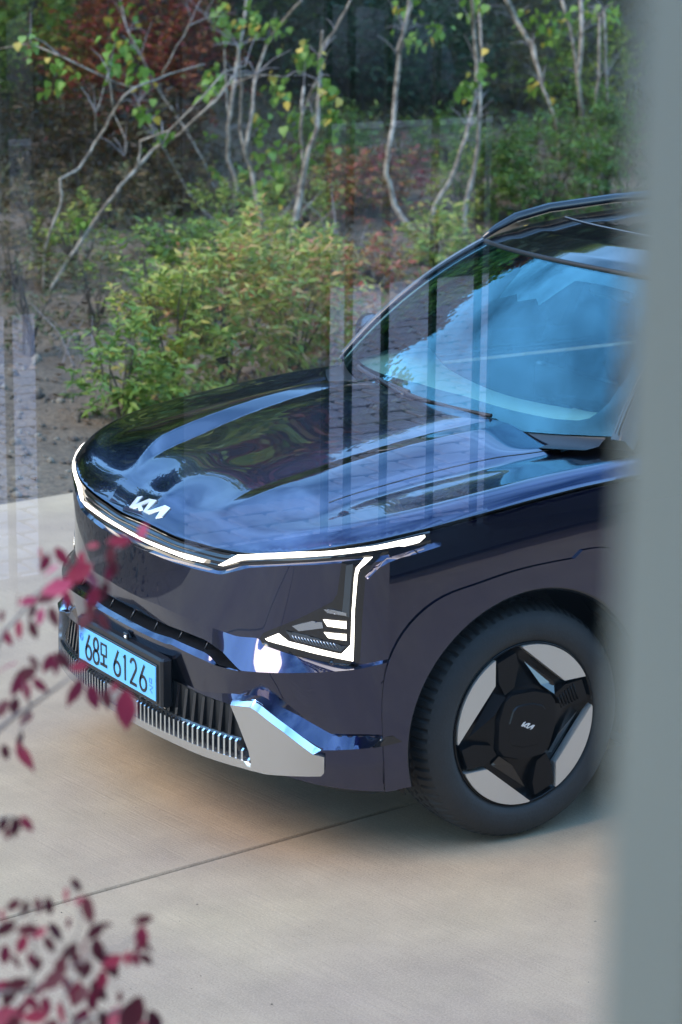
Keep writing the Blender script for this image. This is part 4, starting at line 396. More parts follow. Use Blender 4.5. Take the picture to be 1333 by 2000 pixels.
hl += [(-11.4, -15.2, 8.0, 4.6, 'dark', 'dark evergreen tree just behind the evergreen shrubs on the slope'), (-8.0, -15.0, 8.4, 4.6, 'dark', 'dark tree between the red maple and the evergreen shrubs'), (-4.8, -14.6, 7.6, 4.4, 'ygd', 'loose yellow-green tree in front of the red maple'), (-15.2, -14.6, 8.4, 5, 'ygd', 'loose yellow-green tree behind the thin right trunks'), (-1.6, -16.5, 7, 4.6, 'dark', 'dark tree beyond the leaning pale trunk'), (-19, -12.5, 7.6, 5, 'dark', 'dark tree behind the roof of the car')]
for x, y, H_, W_, kd, lb in hl: hill_tree(x, y, H_, W_, kd, lb)
# leaf litter, pebbles
def litter():
    n = 9000; u = rng.uniform(-13, 4, n); v = rng.uniform(.03, 12, n)**1.0; x = O_.x+EDG.x*u-PER.x*v; y = O_.y+EDG.y*u-PER.y*v
    P = np.stack([x, y, tz(x, y)+.012], -1); D = rng.normal(0, 1, (n, 3)); D[:, 2] *= .25
    W, Fa = scatter_leaves(P, D, rng.uniform(.02, .055, n)*(1+.05*v), 'round')
    tag(obj('leaf_litter', W, Fa, leafmat('dry_litter', [(.05, .035, .025), (.12, .075, .045), (.2, .12, .07), (.28, .17, .09)]), smooth=False), kind='stuff')
    n = 5000; u = rng.uniform(-10, 3.5, n); v = .02+rng.gamma(1.2, 2., n); x = O_.x+EDG.x*u-PER.x*v; y = O_.y+EDG.y*u-PER.y*v
    ico = np.array([(0, 0, 1), (.89, 0, .45), (.28, .85, .45), (-.72, .53, .45), (-.72, -.53, .45), (.28, -.85, .45), (.6, .4, -.4), (-.6, .4, -.4), (0, -.8, -.4)])
    If = np.array([(0, 1, 2), (0, 2, 3), (0, 3, 4), (0, 4, 5), (0, 5, 1), (1, 6, 2), (2, 7, 3), (2, 6, 7), (3, 7, 4), (4, 8, 5), (5, 8, 1), (1, 8, 6), (4, 7, 8)])
    s = rng.gamma(2., .006, n)+.004; sc3 = rng.uniform(.6, 1.3, (n, 1, 3))
    W = np.stack([x, y, tz(x, y)], -1)[:, None]+ico[None]*sc3*s[:, None, None]
    Fa = (If[None]+(np.arange(n)*9)[:, None, None]).reshape(-1, 3)
    m = leafmat('pebble_stone', [(.10, .08, .065), (.2, .16, .12), (.3, .26, .2)], .9)
    tag(obj('pebbles', W.reshape(-1, 3), Fa, m, smooth=False), kind='stuff')
litter()
def cover(name, n, u0, u1, v0, v1, size, cols, hmax, seed):
    r_ = np.random.default_rng(seed); u = r_.uniform(u0, u1, n); v = r_.uniform(v0, v1, n); x = O_.x+EDG.x*u-PER.x*v; y = O_.y+EDG.y*u-PER.y*v
    c = fbm(x*1.7, y*1.7, .9); k = c > -.15; x, y, v, c = x[k], y[k], v[k], c[k]; n = len(x)
    hh = hmax*np.clip(.3+c*.5, .1, 1.2)*np.clip((v-v0)/1.5, .1, 1)*r_.uniform(0, 1, n)
    D = r_.normal(0, 1, (n, 3)); D[:, 2] += .3
    W, Fa = scatter_leaves(np.stack([x, y, tz(x, y)+hh], -1), D, r_.uniform(.6, 1.3, n)*size)
    tag(obj(name, W, Fa, leafmat(name+'_leaf', cols), smooth=False), kind='stuff')
cover('slope_undergrowth', 90000, -17, 3, 5.6, 13.5, .075, [(.03, .035, .014), (.07, .05, .022), (.12, .08, .032), (.06, .09, .022), (.17, .12, .045)], .55, 5)
cover('bed_undergrowth', 26000, -11, 2, 2.8, 6.4, .05, [(.03, .04, .012), (.07, .055, .025), (.10, .07, .03), (.06, .08, .025)], .16, 6)
def grit():
    n = 1800; x = rng.uniform(-2, 3.4, n); y = rng.uniform(-3.4, 3.0, n); s_ = rng.gamma(1.5, .0007, n)+.0006
    tet = np.array([(1, 0, 0), (-.5, .87, 0), (-.5, -.87, 0), (0, 0, .8)]); tf = np.array([(0, 1, 3), (1, 2, 3), (2, 0, 3)])
    W = np.stack([x, y, np.full(n, .0008)], -1)[:, None]+tet[None]*s_[:, None, None]*rng.uniform(.6, 1.4, (n, 1, 3)); Fa = (tf[None]+(np.arange(n)*4)[:, None, None]).reshape(-1, 3)
    tag(obj('sand_grit', W.reshape(-1, 3), Fa, leafmat('grit', [(.08, .06, .05), (.2, .15, .12), (.35, .28, .2)], .9), smooth=False), kind='stuff')
grit()
# stones in the bed
for (x, y, s, lb) in ((-1.62, -4.46, .085, 'rounded tan stone lying on bare soil below the left shrub'), (-1.2, -4.35, .05, 'small brown stone on the soil near the concrete edge')):
    mb = MB(); G = []
    for i in range(9):
        th = math.pi*i/8; G.append([(s*1.3*math.sin(th)*math.cos(a)*(1+.1*math.sin(3*a)), s*math.sin(th)*math.sin(a), s*.6*math.cos(th)+s*.2) for a in [2*math.pi*k/14 for k in range(14)]])
    mb.grid(G, close_v=True); o = mb.build('stone', pbr('tan_stone', (.24, .17, .12), .9, noise=.3, nscale=12, bump=.4)); o.location = (x, y, float(tz(np.array(x), np.array(y)))); tag(o, lb, 'stone')
# young pale trees
LEAFM = {}
def leafmesh(kind, mat):
    key = (kind, mat)
    if key not in LEAFM:
        if kind == 'heart':
            out = [(0, 0), (.22, -.08), (.46, .06), (.52, .32), (.36, .62), (.14, .88), (0, 1.08)]
        else: out = [(0, 0), (.12, .08), (.24, .28), (.27, .5), (.2, .72), (.09, .9), (0, 1.05)]
        V = []; Fs = []
        n = len(out)
        for i, (a, b) in enumerate(out): V.append((0, b if i else 0, -.10*b*b))
        for sg in (1, -1):
            b0 = len(V)
            for i, (a, b) in enumerate(out): V.append((sg*a, b, .16*a-.16*b*b))
            for i in range(n-1):
                q = (i, b0+i, b0+i+1, i+1); Fs.append(q if sg > 0 else q[::-1])
        LEAFM[key] = mkmesh('leaf', V, Fs, M[mat], smooth=True)
    return LEAFM[key]
def add_leaf(parent, loc, size, droop, kind, mat, az=None):
    o = bpy.data.objects.new('leaf', leafmesh(kind, mat)); COL.objects.link(o); o.parent = parent
    o.location = loc; o.scale = (size,)*3
    az = rnd.uniform(0, 6.28) if az is None else az
    o.rotation_euler = (droop, rnd.uniform(-.5, .5), az)
TL = dict(a='long pale trunk leaning right from the left edge, nearly leafless', b='thin crooked pale tree at left bending back over the leaning trunk', c='slender pale trunk leaning left behind the crossing branches', d='thin short trunk leaning left beside its taller neighbour', e='pale upright trunk, left one of the close pair', f='pale trunk with two stems, right one of the close pair',
          g='thick grey forked tree with many green leaves, left of the dark shrubs', h='bent pale trunk, left arm of the forked tree above the windscreen', i='grey trunk leaning right, right arm of the forked pair', j='pale upright tree just left of the car roof', k='slim trunk curving left behind the large round shrub', l='pale straight trunk with side stem behind the car roof', m='thin grey trunk right of the straight pale one', n='thin rightmost trunk beside the window frame')
for key, brs in TAB['trees'].items():
    b0 = Vector(brs[0][0][:3]); root = empty('young_tree', b0); tag(root, TL[key], 'tree', 'young pale trees in the bed')
    for bi, br in enumerate(brs):
        P = [Vector(p[:3])-b0 for p in br]; rr = [p[3]*1.18 for p in br]
        # densify with slight wobble
        Q = []; rq = []
        for i in range(len(P)-1):
            for s in range(3):
                f = s/3; q = P[i].lerp(P[i+1], f); wob = .006
                Q.append(q+Vector((rnd.uniform(-wob, wob), rnd.uniform(-wob, wob), 0))); rq.append((rr[i]*(1-f)+rr[i+1]*f)*rnd.uniform(.92, 1.1))
        Q.append(P[-1]); rq.append(rr[-1])
        mb = MB(); mb.tube(Q, rq, 8)
        mb.build('trunk' if bi == 0 else 'branch', M['bark'], root)
    # fine twigs
    tw = MB()
    for _ in range(16):
        br = rnd.choice(brs); i = rnd.randrange(len(br)//2, len(br)); p = Vector(br[i][:3])-b0
        d = Vector((rnd.uniform(-1, 1), rnd.uniform(-.6, .6), rnd.uniform(.0, 1))).normalized()*rnd.uniform(.08, .28)
        tw = MB(); tw.tube([p, p+d*.5+Vector((0, 0, .02)), p+d], [.004, .003, .0016], 4, cap=False); tw.build('twig', M['twig'], root)
    for (kk, x, y, z, r_, n) in TAB['lc']:
        if kk != key: continue
        for _ in range(int(n*2.2)):
            p = Vector((x, y, z))+Vector((rnd.gauss(0, r_*.5), rnd.gauss(0, r_*.4), rnd.gauss(0, r_*.5)))-b0
            add_leaf(root, p, rnd.uniform(.038, .072), rnd.uniform(-1.5, -.3), 'heart', rnd.choice(['leaf_g']*11+['leaf_y']), az=rnd.gauss(.5, 1.2)+math.pi)
# dead bare twiggy undergrowth
for i, (x, y, lb) in enumerate(((-4.6, -8.5, 'bare twiggy brown stems on open soil in the middle of the bed'), (-2.3, -6.3, 'bare arching twigs above the bare soil at the left'), (-5.4, -8.9, 'bare thin brown stems left of the forked trunk'))):
    z = float(tz(np.array(x), np.array(y))); mb = MB()
    for _ in range(16):
        a = rnd.uniform(0, 6.28); l = rnd.uniform(.2, .6); d = Vector((math.cos(a)*.5, math.sin(a)*.5, 1)).normalized()*l; p = Vector((rnd.gauss(0, .15), rnd.gauss(0, .1), -.02))
        mb.tube([p, p+d*.5, p+d+Vector((d.x*.4, d.y*.4, -.05))], [.005, .004, .0015], 5, cap=False)
    o = mb.build('bare_shrub', M['twig']); o.location = (x, y, z); tag(o, lb, 'shrub')
# ================================================================= CAR
car = empty('electric_suv'); tag(car, 'dark navy electric SUV parked on tan concrete with its headlamps lit', 'car')
ROW = TAB['rows']
def rowf(k):
    a = np.array(ROW[k]); return lambda s: np.interp(np.abs(s), a[:, 0], a[:, 1])
def Ir(*kv):
    a = np.array(kv, float); return lambda s: np.interp(np.abs(s), a[:, 0], a[:, 1])
S1 = 1.06
zA = rowf('A'); zJ0 = rowf('J'); zJ = lambda s: zJ0(s)
dA = Ir((0, -.09), (.3, -.085), (.66, -.055), (.9, -.03), (1.2, -.012)); dB = Ir((0, -.062), (.66, -.05), (.9, -.02), (1.2, -.006)); dC = Ir((0, -.045), (.66, -.044), (.9, -.012), (S1, 0))
dC2 = Ir((0, -.028), (.3, -.03), (.66, -.045), (.8, -.05), (.95, -.03), (S1, 0)); dD = Ir((0, -.045), (.45, -.03), (.6, .0), (S1, 0)); dG = Ir((0, 0))
dH2 = Ir((0, -.03), (.45, -.021), (.54, -.014), (.60, -.022), (.66, -.035), (.85, -.03), (1.0, -.015), (S1, 0)); dI = Ir((0, -.03), (.45, -.02), (.6, .0), (S1, 0)); dJ = Ir((0, -.02))
def smooth_row(k, it=6, n=400):
    f = rowf(k); s = np.linspace(0, 2.2, n); z = f(s)
    for _ in range(it): z[1:-1] = .25*z[:-2]+.5*z[1:-1]+.25*z[2:]; z[0] = z[1]
    return lambda q: np.interp(np.abs(q), s, z)
zA = smooth_row('A', 60)
A_SH = .012
def loftrows(name, rows, smax, mat, parent, ns=160, sub=6, smin=None, bulge=None, curved=True):
    """rows: list of (z(s), d(s)); one smooth strip over them, mirrored across the centre line"""
    s = np.linspace(-smax if smin is None else smin, smax, ns); G = []
    for i in range(len(rows)-1):
        (z0, d0), (z1, d1) = rows[i], rows[i+1]
        for k in range(sub+(1 if i == len(rows)-2 else 0)):
            f = k/sub; b = 0 if bulge is None else bulge*4*f*(1-f)
            G.append(pt(s, z0(s)*(1-f)+z1(s)*f, d0(s)*(1-f)+d1(s)*f+b))
    G = np.array(G); mb = MB(); mb.grid(G); return mb.build(name, mat, parent)
zB = smooth_row('B', 8); zC = smooth_row('C', 5); zC2 = smooth_row('C2', 5); zD = smooth_row('Dd', 3); zF = smooth_row('F', 2); zG = smooth_row('G', 2); zH2 = smooth_row('H2', 3); zI = smooth_row('I', 14)
# front body panels between feature lines
c0 = lambda f, k: (lambda s: f(s)+k)
loftrows('bonnet_gap', [(c0(zA, -.001), c0(dA, -.012)), (c0(zA, -.010), c0(dA, -.012))], 2.1, M['rubber_trim'], car, 300, 1)
# lamp band: ribbed black strip under the bonnet lip
band = []
nb = 14
for i in range(nb+1):
    f = i/nb; off = -.006*math.sin(f*math.pi*4)**2 if i not in (0, nb) else 0
    band.append(((lambda s, f=f: (zA(s)-.010)*(1-f)+zB(s)*f), (lambda s, f=f, off=off: (dA(s)+A_SH*0)*(1-f)+dB(s)*f+off*np.clip(1.2-np.abs(s)/.5, 0, 1)+.004*4*f*(1-f))))
loftrows('lamp_band', band, 1.19, M['gloss_black'], car, 260, 2)
loftrows('body_ledge', [(zB, dB), (zC, dC)], 1.19, M['paint'], car, 260, 2)
S_ = S1
loftrows('front_fascia', [(zC, dC), (zC2, dC2)], S_, M['paint'], car, 260, 14)
loftrows('fascia_underside', [(zC2, dC2), (zD, dD)], S_, M['paint'], car, 260, 6)
intk = loftrows('air_intake', [(zD, dD), (lambda s: zD(s)+.004, lambda s: dD(s)*0-.14), (lambda s: zF(s)-.004, lambda s: dD(s)*0-.14), (zF, lambda s: np.interp(np.abs(s), [0, .5, .6], [-.02, -.01, 0]))], .595, M['dark_plastic'], car, 160, 2)
for s in (-.42, -.29, -.15, .0, .15, .29, .42):
    P = [pt(s, zD(s)-.001, -.048), pt(s, zF(s)+.001, -.03)]; mb = MB(); mb.tube([tuple(p) for p in P], .0035, 6); mb.build('intake_rib', M['dark_plastic'], car)
loftrows('bumper_ledge', [(zF, lambda s: np.interp(np.abs(s), [0, .5, .6], [-.02, -.01, 0])), (zG, dG)], .6, M['paint'], car, 200, 2)
# bumper face below: from G (centre) / D (corner) down to H2
zGD = lambda s: np.where(np.abs(s) < .6, zG(s), zD(s)); dGD = lambda s: np.where(np.abs(s) < .6, 0*np.abs(s), dD(s))
zH = lambda s: np.where(np.abs(s) < .56, zI(s)+.004, zH2(s))
loftrows('bumper_skin', [(zGD, dGD), (zH2, dH2)], S_, M['paint'], car, 300, 10)
# lower: ledge above wing, grille recess
loftrows('bumper_shelf', [(zH2, dH2), (zI, dI)], S_, M['paint'], car, 300, 3)
rec = lambda s: np.interp(np.abs(s), [0, .56, .63], [1, 1, 0])
loftrows('grille_recess', [(zI, dI), (lambda s: zI(s)-.004, lambda s: dI(s)*(1-rec(s))-.06*rec(s)), (lambda s: zI(s)*.6+zJ(s)*.4, lambda s: dI(s)*.8*(1-rec(s))-.06*rec(s)), (zJ, dJ)], .66, M['gloss_black'], car, 200, 4)
for a_, b_ in ((.66, S_+.001), (-S_-.001, -.66)): loftrows('bumper_corner', [(zI, dI), (lambda s: zI(s)*.6+zJ(s)*.4, lambda s: dI(s)*.8-.002), (zJ, dJ)], b_, M['paint'], car, 80, 5, smin=a_)
loftrows('bumper_underside', [(zJ, dJ), (lambda s: zJ(s)-.05, lambda s: dJ(s)-.12), (lambda s: zJ(s)*0+.17, lambda s: dJ(s)-.35)], S_, M['dark_plastic'], car, 120, 3)
def bodyD(s, z):
    s = np.abs(s)
    ks = [(zA, dA), (zC, dC), (zC2, dC2), (zD, dD), (zG, dG), (zH2, dH2), (zI, dI), (zJ, dJ)]
    Zs = np.array([f(s) for f, _ in ks]); Ds = np.array([g(s) for _, g in ks]); out = np.zeros(len(s))
    for i in range(len(s)):
        o = np.argsort(Zs[:, i]); out[i] = np.interp(z[i], Zs[o, i], Ds[o, i])
    return out
def panel(name, poly, mat, parent, off=.003, th=.004, Dfun=None, mirror=False, step=.012, S=pt, bevel=0, holes=(), flat=None, sm=True):
    """polygon in body coordinates (s, z) raised off the body skin with side walls"""
    poly = np.array(poly, float)
    def dens(pl):
        out = []
        for i in range(len(pl)):
            a, b = pl[i], pl[(i+1) % len(pl)]; n = max(1, int(np.hypot(*(b-a))/step))
            for k in range(n): out.append(a+(b-a)*k/n)
        return np.array(out)
    loops = [dens(poly)]+[dens(np.array(h, float)) for h in holes]
    pts = []; edges = []
    for lp in loops:
        b = len(pts); pts += [tuple(p) for p in lp]; edges += [(b+i, b+(i+1) % len(lp)) for i in range(len(lp))]
    nb = len(pts)
    x0, y0 = poly.min(0); x1, y1 = poly.max(0)
    def inside(P, lp):
        c = np.zeros(len(P), bool); n = len(lp)
        for i in range(n):
            a, b = lp[i], lp[i-1]
            k = ((a[1] > P[:, 1]) != (b[1] > P[:, 1])) & (P[:, 0] < (b[0]-a[0])*(P[:, 1]-a[1])/(b[1]-a[1]+1e-12)+a[0]); c ^= k
        return c
    gx = np.arange(x0+step*.5, x1, step); gy = np.arange(y0+step*.5, y1, step)
    if len(gx) and len(gy):
        g = np.array(np.meshgrid(gx, gy)).reshape(2, -1).T; m = inside(g, poly)
        for h in holes: m &= ~inside(g, np.array(h, float))
        g = g[m]
        if len(g):
            bp = np.array(pts); dmin = np.min(((g[:, None]-bp[None])**2).sum(-1), 1); g = g[dmin > (step*.45)**2]; pts += [tuple(p) for p in g]
    Vv, _, Fs, ov, _, _ = delaunay_2d_cdt([Vector(p) for p in pts], edges, [], 0, 1e-7)
    Vv = np.array([tuple(v) for v in Vv]); cen = np.array([Vv[list(f)].mean(0) for f in Fs]); m = inside(cen, poly)
    for h in holes: m &= ~inside(cen, np.array(h, float))
    Fs = [f for f, k in zip(Fs, m) if k]
    objs = []
    for sg in ((1, -1) if mirror else (1,)):
        q = Vv.copy()
        D = (Dfun or bodyD)(q[:, 0], q[:, 1]); 
        e = 2e-3
        def SS(a, b, off_):
            if flat is not None: return S(a, b, np.full(len(a), flat)+off_)
            return S(a, b, (Dfun or bodyD)(a, b)+off_)
        A = SS(q[:, 0], q[:, 1], off+th); Bk = SS(q[:, 0], q[:, 1], off)
        du = SS(q[:, 0]+e, q[:, 1], off+th)-A; dv = SS(q[:, 0], q[:, 1]+e, off+th)-A; N = np.cross(du, dv); N /= np.linalg.norm(N, axis=1)[:, None]+1e-12
        if sg < 0: A[:, 1] *= -1; Bk[:, 1] *= -1; N[:, 1] *= -1
        FF = []
        for f in Fs:
            a, b, c = A[f[0]], A[f[1]], A[f[2]]; nn = np.cross(b-a, c-a)
            FF.append(tuple(f) if nn @ N[f[0]] > 0 else tuple(f[::-1]))
        # walls: boundary edges
        ec = {}
        for f in FF:
            for i in range(len(f)): ec[(f[i], f[(i+1) % len(f)])] = 1
        bd = [(a, b) for (a, b) in ec if (b, a) not in ec]
        n0 = len(A); bi = sorted({a for a, b in bd} | {b for a, b in bd}); mp_ = {v: i for i, v in enumerate(bi)}
        V = list(A)+[A[i] for i in bi]+[Bk[i] for i in bi]; nbn = len(bi)
        for a, b in bd: FF.append((n0+mp_[b], n0+mp_[a], n0+nbn+mp_[a], n0+nbn+mp_[b]))
        me = mkmesh(name, np.array(V), FF, mat, sm); 
        objs.append(link(name, me, parent))
    return objs
PN = TAB['pan']
panel('centre_light_bar', [(s, .8665+(z-.8665)*.8) for s, z in PN['strip']], M['drl'], car, .004, .004, step=.01)
for hl_side in (1,):
    hs = []
    lamps = {}
    for sg in (1, -1):
        # each headlamp is a part of its own with its lights as sub-parts
        nm = panel('headlamp', PN['lamp_housing'], M['gloss_black'], car, -.003, .005, mirror=False, step=.012)[0] if sg > 0 else None
        if sg < 0:
            me = lamps[1].data.copy(); co = np.zeros(len(me.vertices)*3, np.float32); me.vertices.foreach_get('co', co); co = co.reshape(-1, 3); co[:, 1] *= -1
            me.vertices.foreach_set('co', co.ravel()); me.flip_normals(); nm = link('headlamp', me, car)
        lamps[sg] = nm
    for nmk, key, mt, off, th, st in (('daylight_strip', 'drl_top', 'drl', .004, .003, .01), ('daylight_strip', 'drl_side', 'drl', .0022, .0015, .008), ('projector_cell', 'cell1', 'cell', .003, .004, .01), ('projector_cell', 'cell2', 'cell', .003, .004, .01), ('projector_cell', 'cell3', 'lamp_pale', .003, .003, .01), ('lamp_shelf', 'shelf', 'lamp_grey', .002, .003, .008), ('lamp_reflector', 'shelf2', 'lamp_pale', .002, .003, .008), ('lamp_reflector', 'bar_in', 'lamp_grey', .002, .003, .01)):
        a, b = panel(nmk, PN[key], M[mt], lamps[1], off, th, mirror=True, step=st); b.parent = lamps[-1]
    # fine ribs in the lamp
for sg in (1, -1):
    for i in range(14):
        s = .775+i*.0105; z = .6975-i*.0008; mb = MB(); D = bodyD(np.array([s]), np.array([z]))[0]
        p0 = pt(s*sg, z-.008, D+.0065); p1 = pt((s-.014)*sg, z+.010, D+.0065); mb.tube([tuple(p0), tuple(p1)], .0013, 5); mb.build('lamp_rib', M['lamp_pale'], lamps[sg])
def ledge(key, nt_):
    P = np.array(PN[key]); top, bot = P[:nt_], P[nt_:][::-1]
    def D(a, b):
        zt = np.interp(np.abs(a), top[:, 0], top[:, 1]); zb_ = np.interp(np.abs(a), bot[:, 0], bot[:, 1]); f = np.clip((zt-b)/np.maximum(zt-zb_, .003), 0, 1)
        return bodyD(a, b)+.014*f-.002
    panel('headlamp_trim', PN[key], M['paint'], car, .0, .002, Dfun=D, mirror=True, step=.004)
ledge('ledge1', 4); ledge('ledge2', 4)
# skid plate, teeth, wings
T1z, T2z = .371, .3165
def lowD(s, z): return np.full(len(s), -.012)
flatD = lambda s, z: np.interp(np.abs(s), [0, .6, .9], [-.004, 0, 0])
def zlow(s): return float(zJ(np.array([s]))[0])
wingo = panel('bumper_wing', [PN['wing'][0]]+PN['wing_edge'][5:][::-1]+PN['wing'][5:] if False else PN['wing_edge'][5:][::-1]+PN['wing'][5:], M['silver'], car, -.03, .046, Dfun=flatD, mirror=True, step=.012)
for o in wingo: pass
_we = np.array(PN['wing_edge']); _wt, _wb = _we[:5], _we[5:][::-1]
def wingD(a, b):
    zt = np.interp(np.abs(a), _wt[:, 0], _wt[:, 1]); zb_ = np.interp(np.abs(a), _wb[:, 0], _wb[:, 1]); return -.004+.020*np.clip((zt-b)/np.maximum(zt-zb_, .004), 0, 1)
we = panel('wing_chamfer', PN['wing_edge'], M['chrome'], car, -.004, .004, Dfun=wingD, mirror=True, step=.005)
for i, o in enumerate(we): o.parent = wingo[i]
sk = [(-.655, .312)]+[(s, T2z) for s in np.linspace(-.6, .6, 25)]+[(.655, .312)]+[(s, zlow(s)-.003) for s in np.linspace(.66, -.66, 40)]
panel('skid_plate', sk, M['silver'], car, -.02, .034, Dfun=flatD, step=.015)
panel('skid_centre', [(-.098, T1z), (.098, T1z), (.104, T2z+.001), (-.104, T2z+.001)], M['silver_dark'], car, -.02, .030, Dfun=flatD, step=.015)
panel('grille_backing', [(-.60, T1z+.1), (.60, T1z+.1), (.65, T2z-.004), (-.65, T2z-.004)], M['rubber_trim'], car, -.028, .004, Dfun=lambda s, z: np.interp(np.abs(s), [0, .6, .9], [.0, 0, 0]), step=.02)  # plain black backing panel of the lower grille
tooth_i = 0
for sg in (-1, 1):
    nT = 24
    for i in range(nT):
        s = .112+(.640-.112)*i/(nT-1); top = T1z+.004 if s < .625 else T1z-.02
        if s > .600: top = T2z+(T1z-T2z)*max(.15, 1-(s-.600)/.045)
        mb = MB(); a = .0036
        for q in range(1):
            f0 = [pt(sg*(s-a), z, d) for z, d in ((T2z-.004, .012), (top-.006, .012), (top, .004), (T2z-.004, -.03))]; f1 = [pt(sg*(s+a), z, d) for z, d in ((T2z-.004, .012), (top-.006, .012), (top, .004), (T2z-.004, -.03))]
            mb.add(f0+f1, [(0, 1, 2, 3), (7, 6, 5, 4), (0, 4, 5, 1), (1, 5, 6, 2), (2, 6, 7, 3)])
        mb.build('grille_tooth', M['chrome'], car, smooth=False)
    # vertical fins in the black grille
    for i in range(13):
        s = .10+i*.041
        if s > .575: break
        zt = float(zI(np.array([s]))[0])-.004; D0 = -.03
        mb = MB(); a = .006
        f0 = [pt(sg*(s-a), z, d) for z, d in ((T1z+.004, -.006), (zt, -.018), (zt, -.04), (T1z+.004, -.04))]; f1 = [pt(sg*(s+a), z, d) for z, d in ((T1z+.004, -.006), (zt, -.018), (zt, -.04), (T1z+.004, -.04))]
        mb.add(f0+f1, [(0, 1, 2, 3), (7, 6, 5, 4), (0, 4, 5, 1), (1, 5, 6, 2), (2, 6, 7, 3)])
        mb.build('grille_fin', M['gloss_black'], car, smooth=False)
loftrows('grille_bar', [(lambda s: s*0+T1z+.004, lambda s: s*0-.008), (lambda s: s*0+T1z-.004, lambda s: s*0-.004)], .60, M['gloss_black'], car, 120, 1)
# number plate
PX_, PZ_ = .912, .468
pr_ = empty('number_plate'); pr_.parent = car; pr_.location = (PX_, 0, PZ_)
mb = MB(); mb.box((-.016, 0, .004), (.04, .575, .158), .007); mb.build('plate_bracket', M['dark_plastic'], pr_, smooth=False)
mb = MB(); mb.box((.0055, 0, 0), (.004, .532, .122), .0015); mb.build('plate_frame', M['gloss_black'], pr_, smooth=False)
mb = MB(); V = []
mb.box((.0085, 0, 0), (.003, .52, .11), .001); mb.build('plate_face', M['plate'], pr_, smooth=False)
def stroke(mb, pts, wd, x, th=.0012, close=False):
    P = [np.array(p, float) for p in pts]; n = len(P); L_ = []; R__ = []
    for i in range(n):
        a = P[i-1] if (i > 0 or close) else P[i]; b = P[(i+1) % n] if (i < n-1 or close) else P[i]
        d = b-a; d /= np.linalg.norm(d)+1e-9; nn = np.array([-d[1], d[0]]); L_.append(P[i]+nn*wd/2); R__.append(P[i]-nn*wd/2)
    V = [(x+th, p[0], p[1]) for p in L_]+[(x+th, p[0], p[1]) for p in R__]+[(x-.001, p[0], p[1]) for p in L_]+[(x-.001, p[0], p[1]) for p in R__]; Fs = []
    for i in range(n if close else n-1):
        j = (i+1) % n; Fs += [(i, j, n+j, n+i), (2*n+i, i, n+i, 3*n+i)[::1] if False else (i, 2*n+i, 2*n+j, j), (n+i, n+j, 3*n+j, 3*n+i)]
    mb.add(V, Fs)
def arc(cx, cy, rx, ry, a0, a1, n=18): return [(cx+rx*math.cos(R(a0+(a1-a0)*i/n)), cy+ry*math.sin(R(a0+(a1-a0)*i/n))) for i in range(n+1)]
GL = {'6': [(arc(.5, .27, .42, .27, 0, 360, 24)[:-1], True), ([(.10, .34), (.22, .52), (.68, 1.)], False)],
      '8': [(arc(.5, .26, .42, .26, 0, 360, 24)[:-1], True), (arc(.5, .76, .34, .24, 0, 360, 24)[:-1], True)],
      '1': [([(.25, .86), (.55, 1.), (.55, 0)], False)],
      '2': [(arc(.48, .73, .38, .27, 165, -20, 14)+[(.10, .03)], False), ([(.04, .035), (.92, .035)], False)],
      'mo': [([(.12, .98), (.88, .98), (.88, .52), (.12, .52)], True), ([(.5, .50), (.5, .14)], False), ([(0., .12), (1., .12)], False)]}
# the plate's letters run from the car's right (-y) to its left (+y) as seen from the front
def glyph(ch, y0, wd, h, z0, sw=.0095):
    mb = MB()
    for P, cl in GL[ch]: stroke(mb, [(y0+p[0]*wd, z0+p[1]*h) for p in P], sw, .0104, close=cl)
    mb.build('plate_character', M['ink'], pr_, smooth=False)
zb = -.041
for ch, y0, wd, h, dz in (('6', -.214, .046, .082, 0), ('8', -.161, .046, .082, 0), ('mo', -.108, .047, .078, .0), ('6', -.018, .050, .082, 0), ('1', .043, .034, .082, 0), ('2', .092, .050, .082, 0), ('6', .156, .050, .082, 0)): glyph(ch, y0, wd, h, zb+dz)
mb = MB()
stroke(mb, [(.222, .010), (.236, .010), (.236, -.004), (.224, -.004)], .004, .0104, close=True); stroke(mb, [(.222, -.012), (.244, -.014), (.226, -.026), (.240, -.034)], .004, .0104); mb.build('plate_mark', M['ink_blue'], pr_, smooth=False)
mb = MB(); stroke(mb, arc(-.240, .022, .010, .012, 0, 360, 16)[:-1], .002, .0104, close=True); stroke(mb, arc(-.240, .022, .005, .006, 90, 330, 10), .002, .0104); mb.build('plate_mark', M['ink_blue'], pr_, smooth=False)
# intake camera
q = pt(.0, .555, .002); mb = MB(); mb.box((q[0], .03, q[2]), (.008, .026, .03), .002); mb.build('front_camera', M['gloss_black'], car, smooth=False)
cam_lens = MB(); cam_lens.grid([[(.906+.004*(k == 0), .03+r_*math.cos(a), .555+r_*math.sin(a)) for a in [2*math.pi*j/12 for j in range(12)]] for k, r_ in ((0, .004), (1, .008))], close_v=True); cam_lens.build('camera_lens', M['chrome'], car)
for zz in (.64,):
    panel('parking_sensor', PN['sensor'], M['paint'], car, .0, .003, mirror=True, step=.004)
panel('corner_fin', PN['corner_fin'], M['gloss_black'], car, .0, .010, mirror=True, step=.01)
panel('wing_step', PN['shelf_low'], M['paint'], car, .0, .006, mirror=True, step=.01)
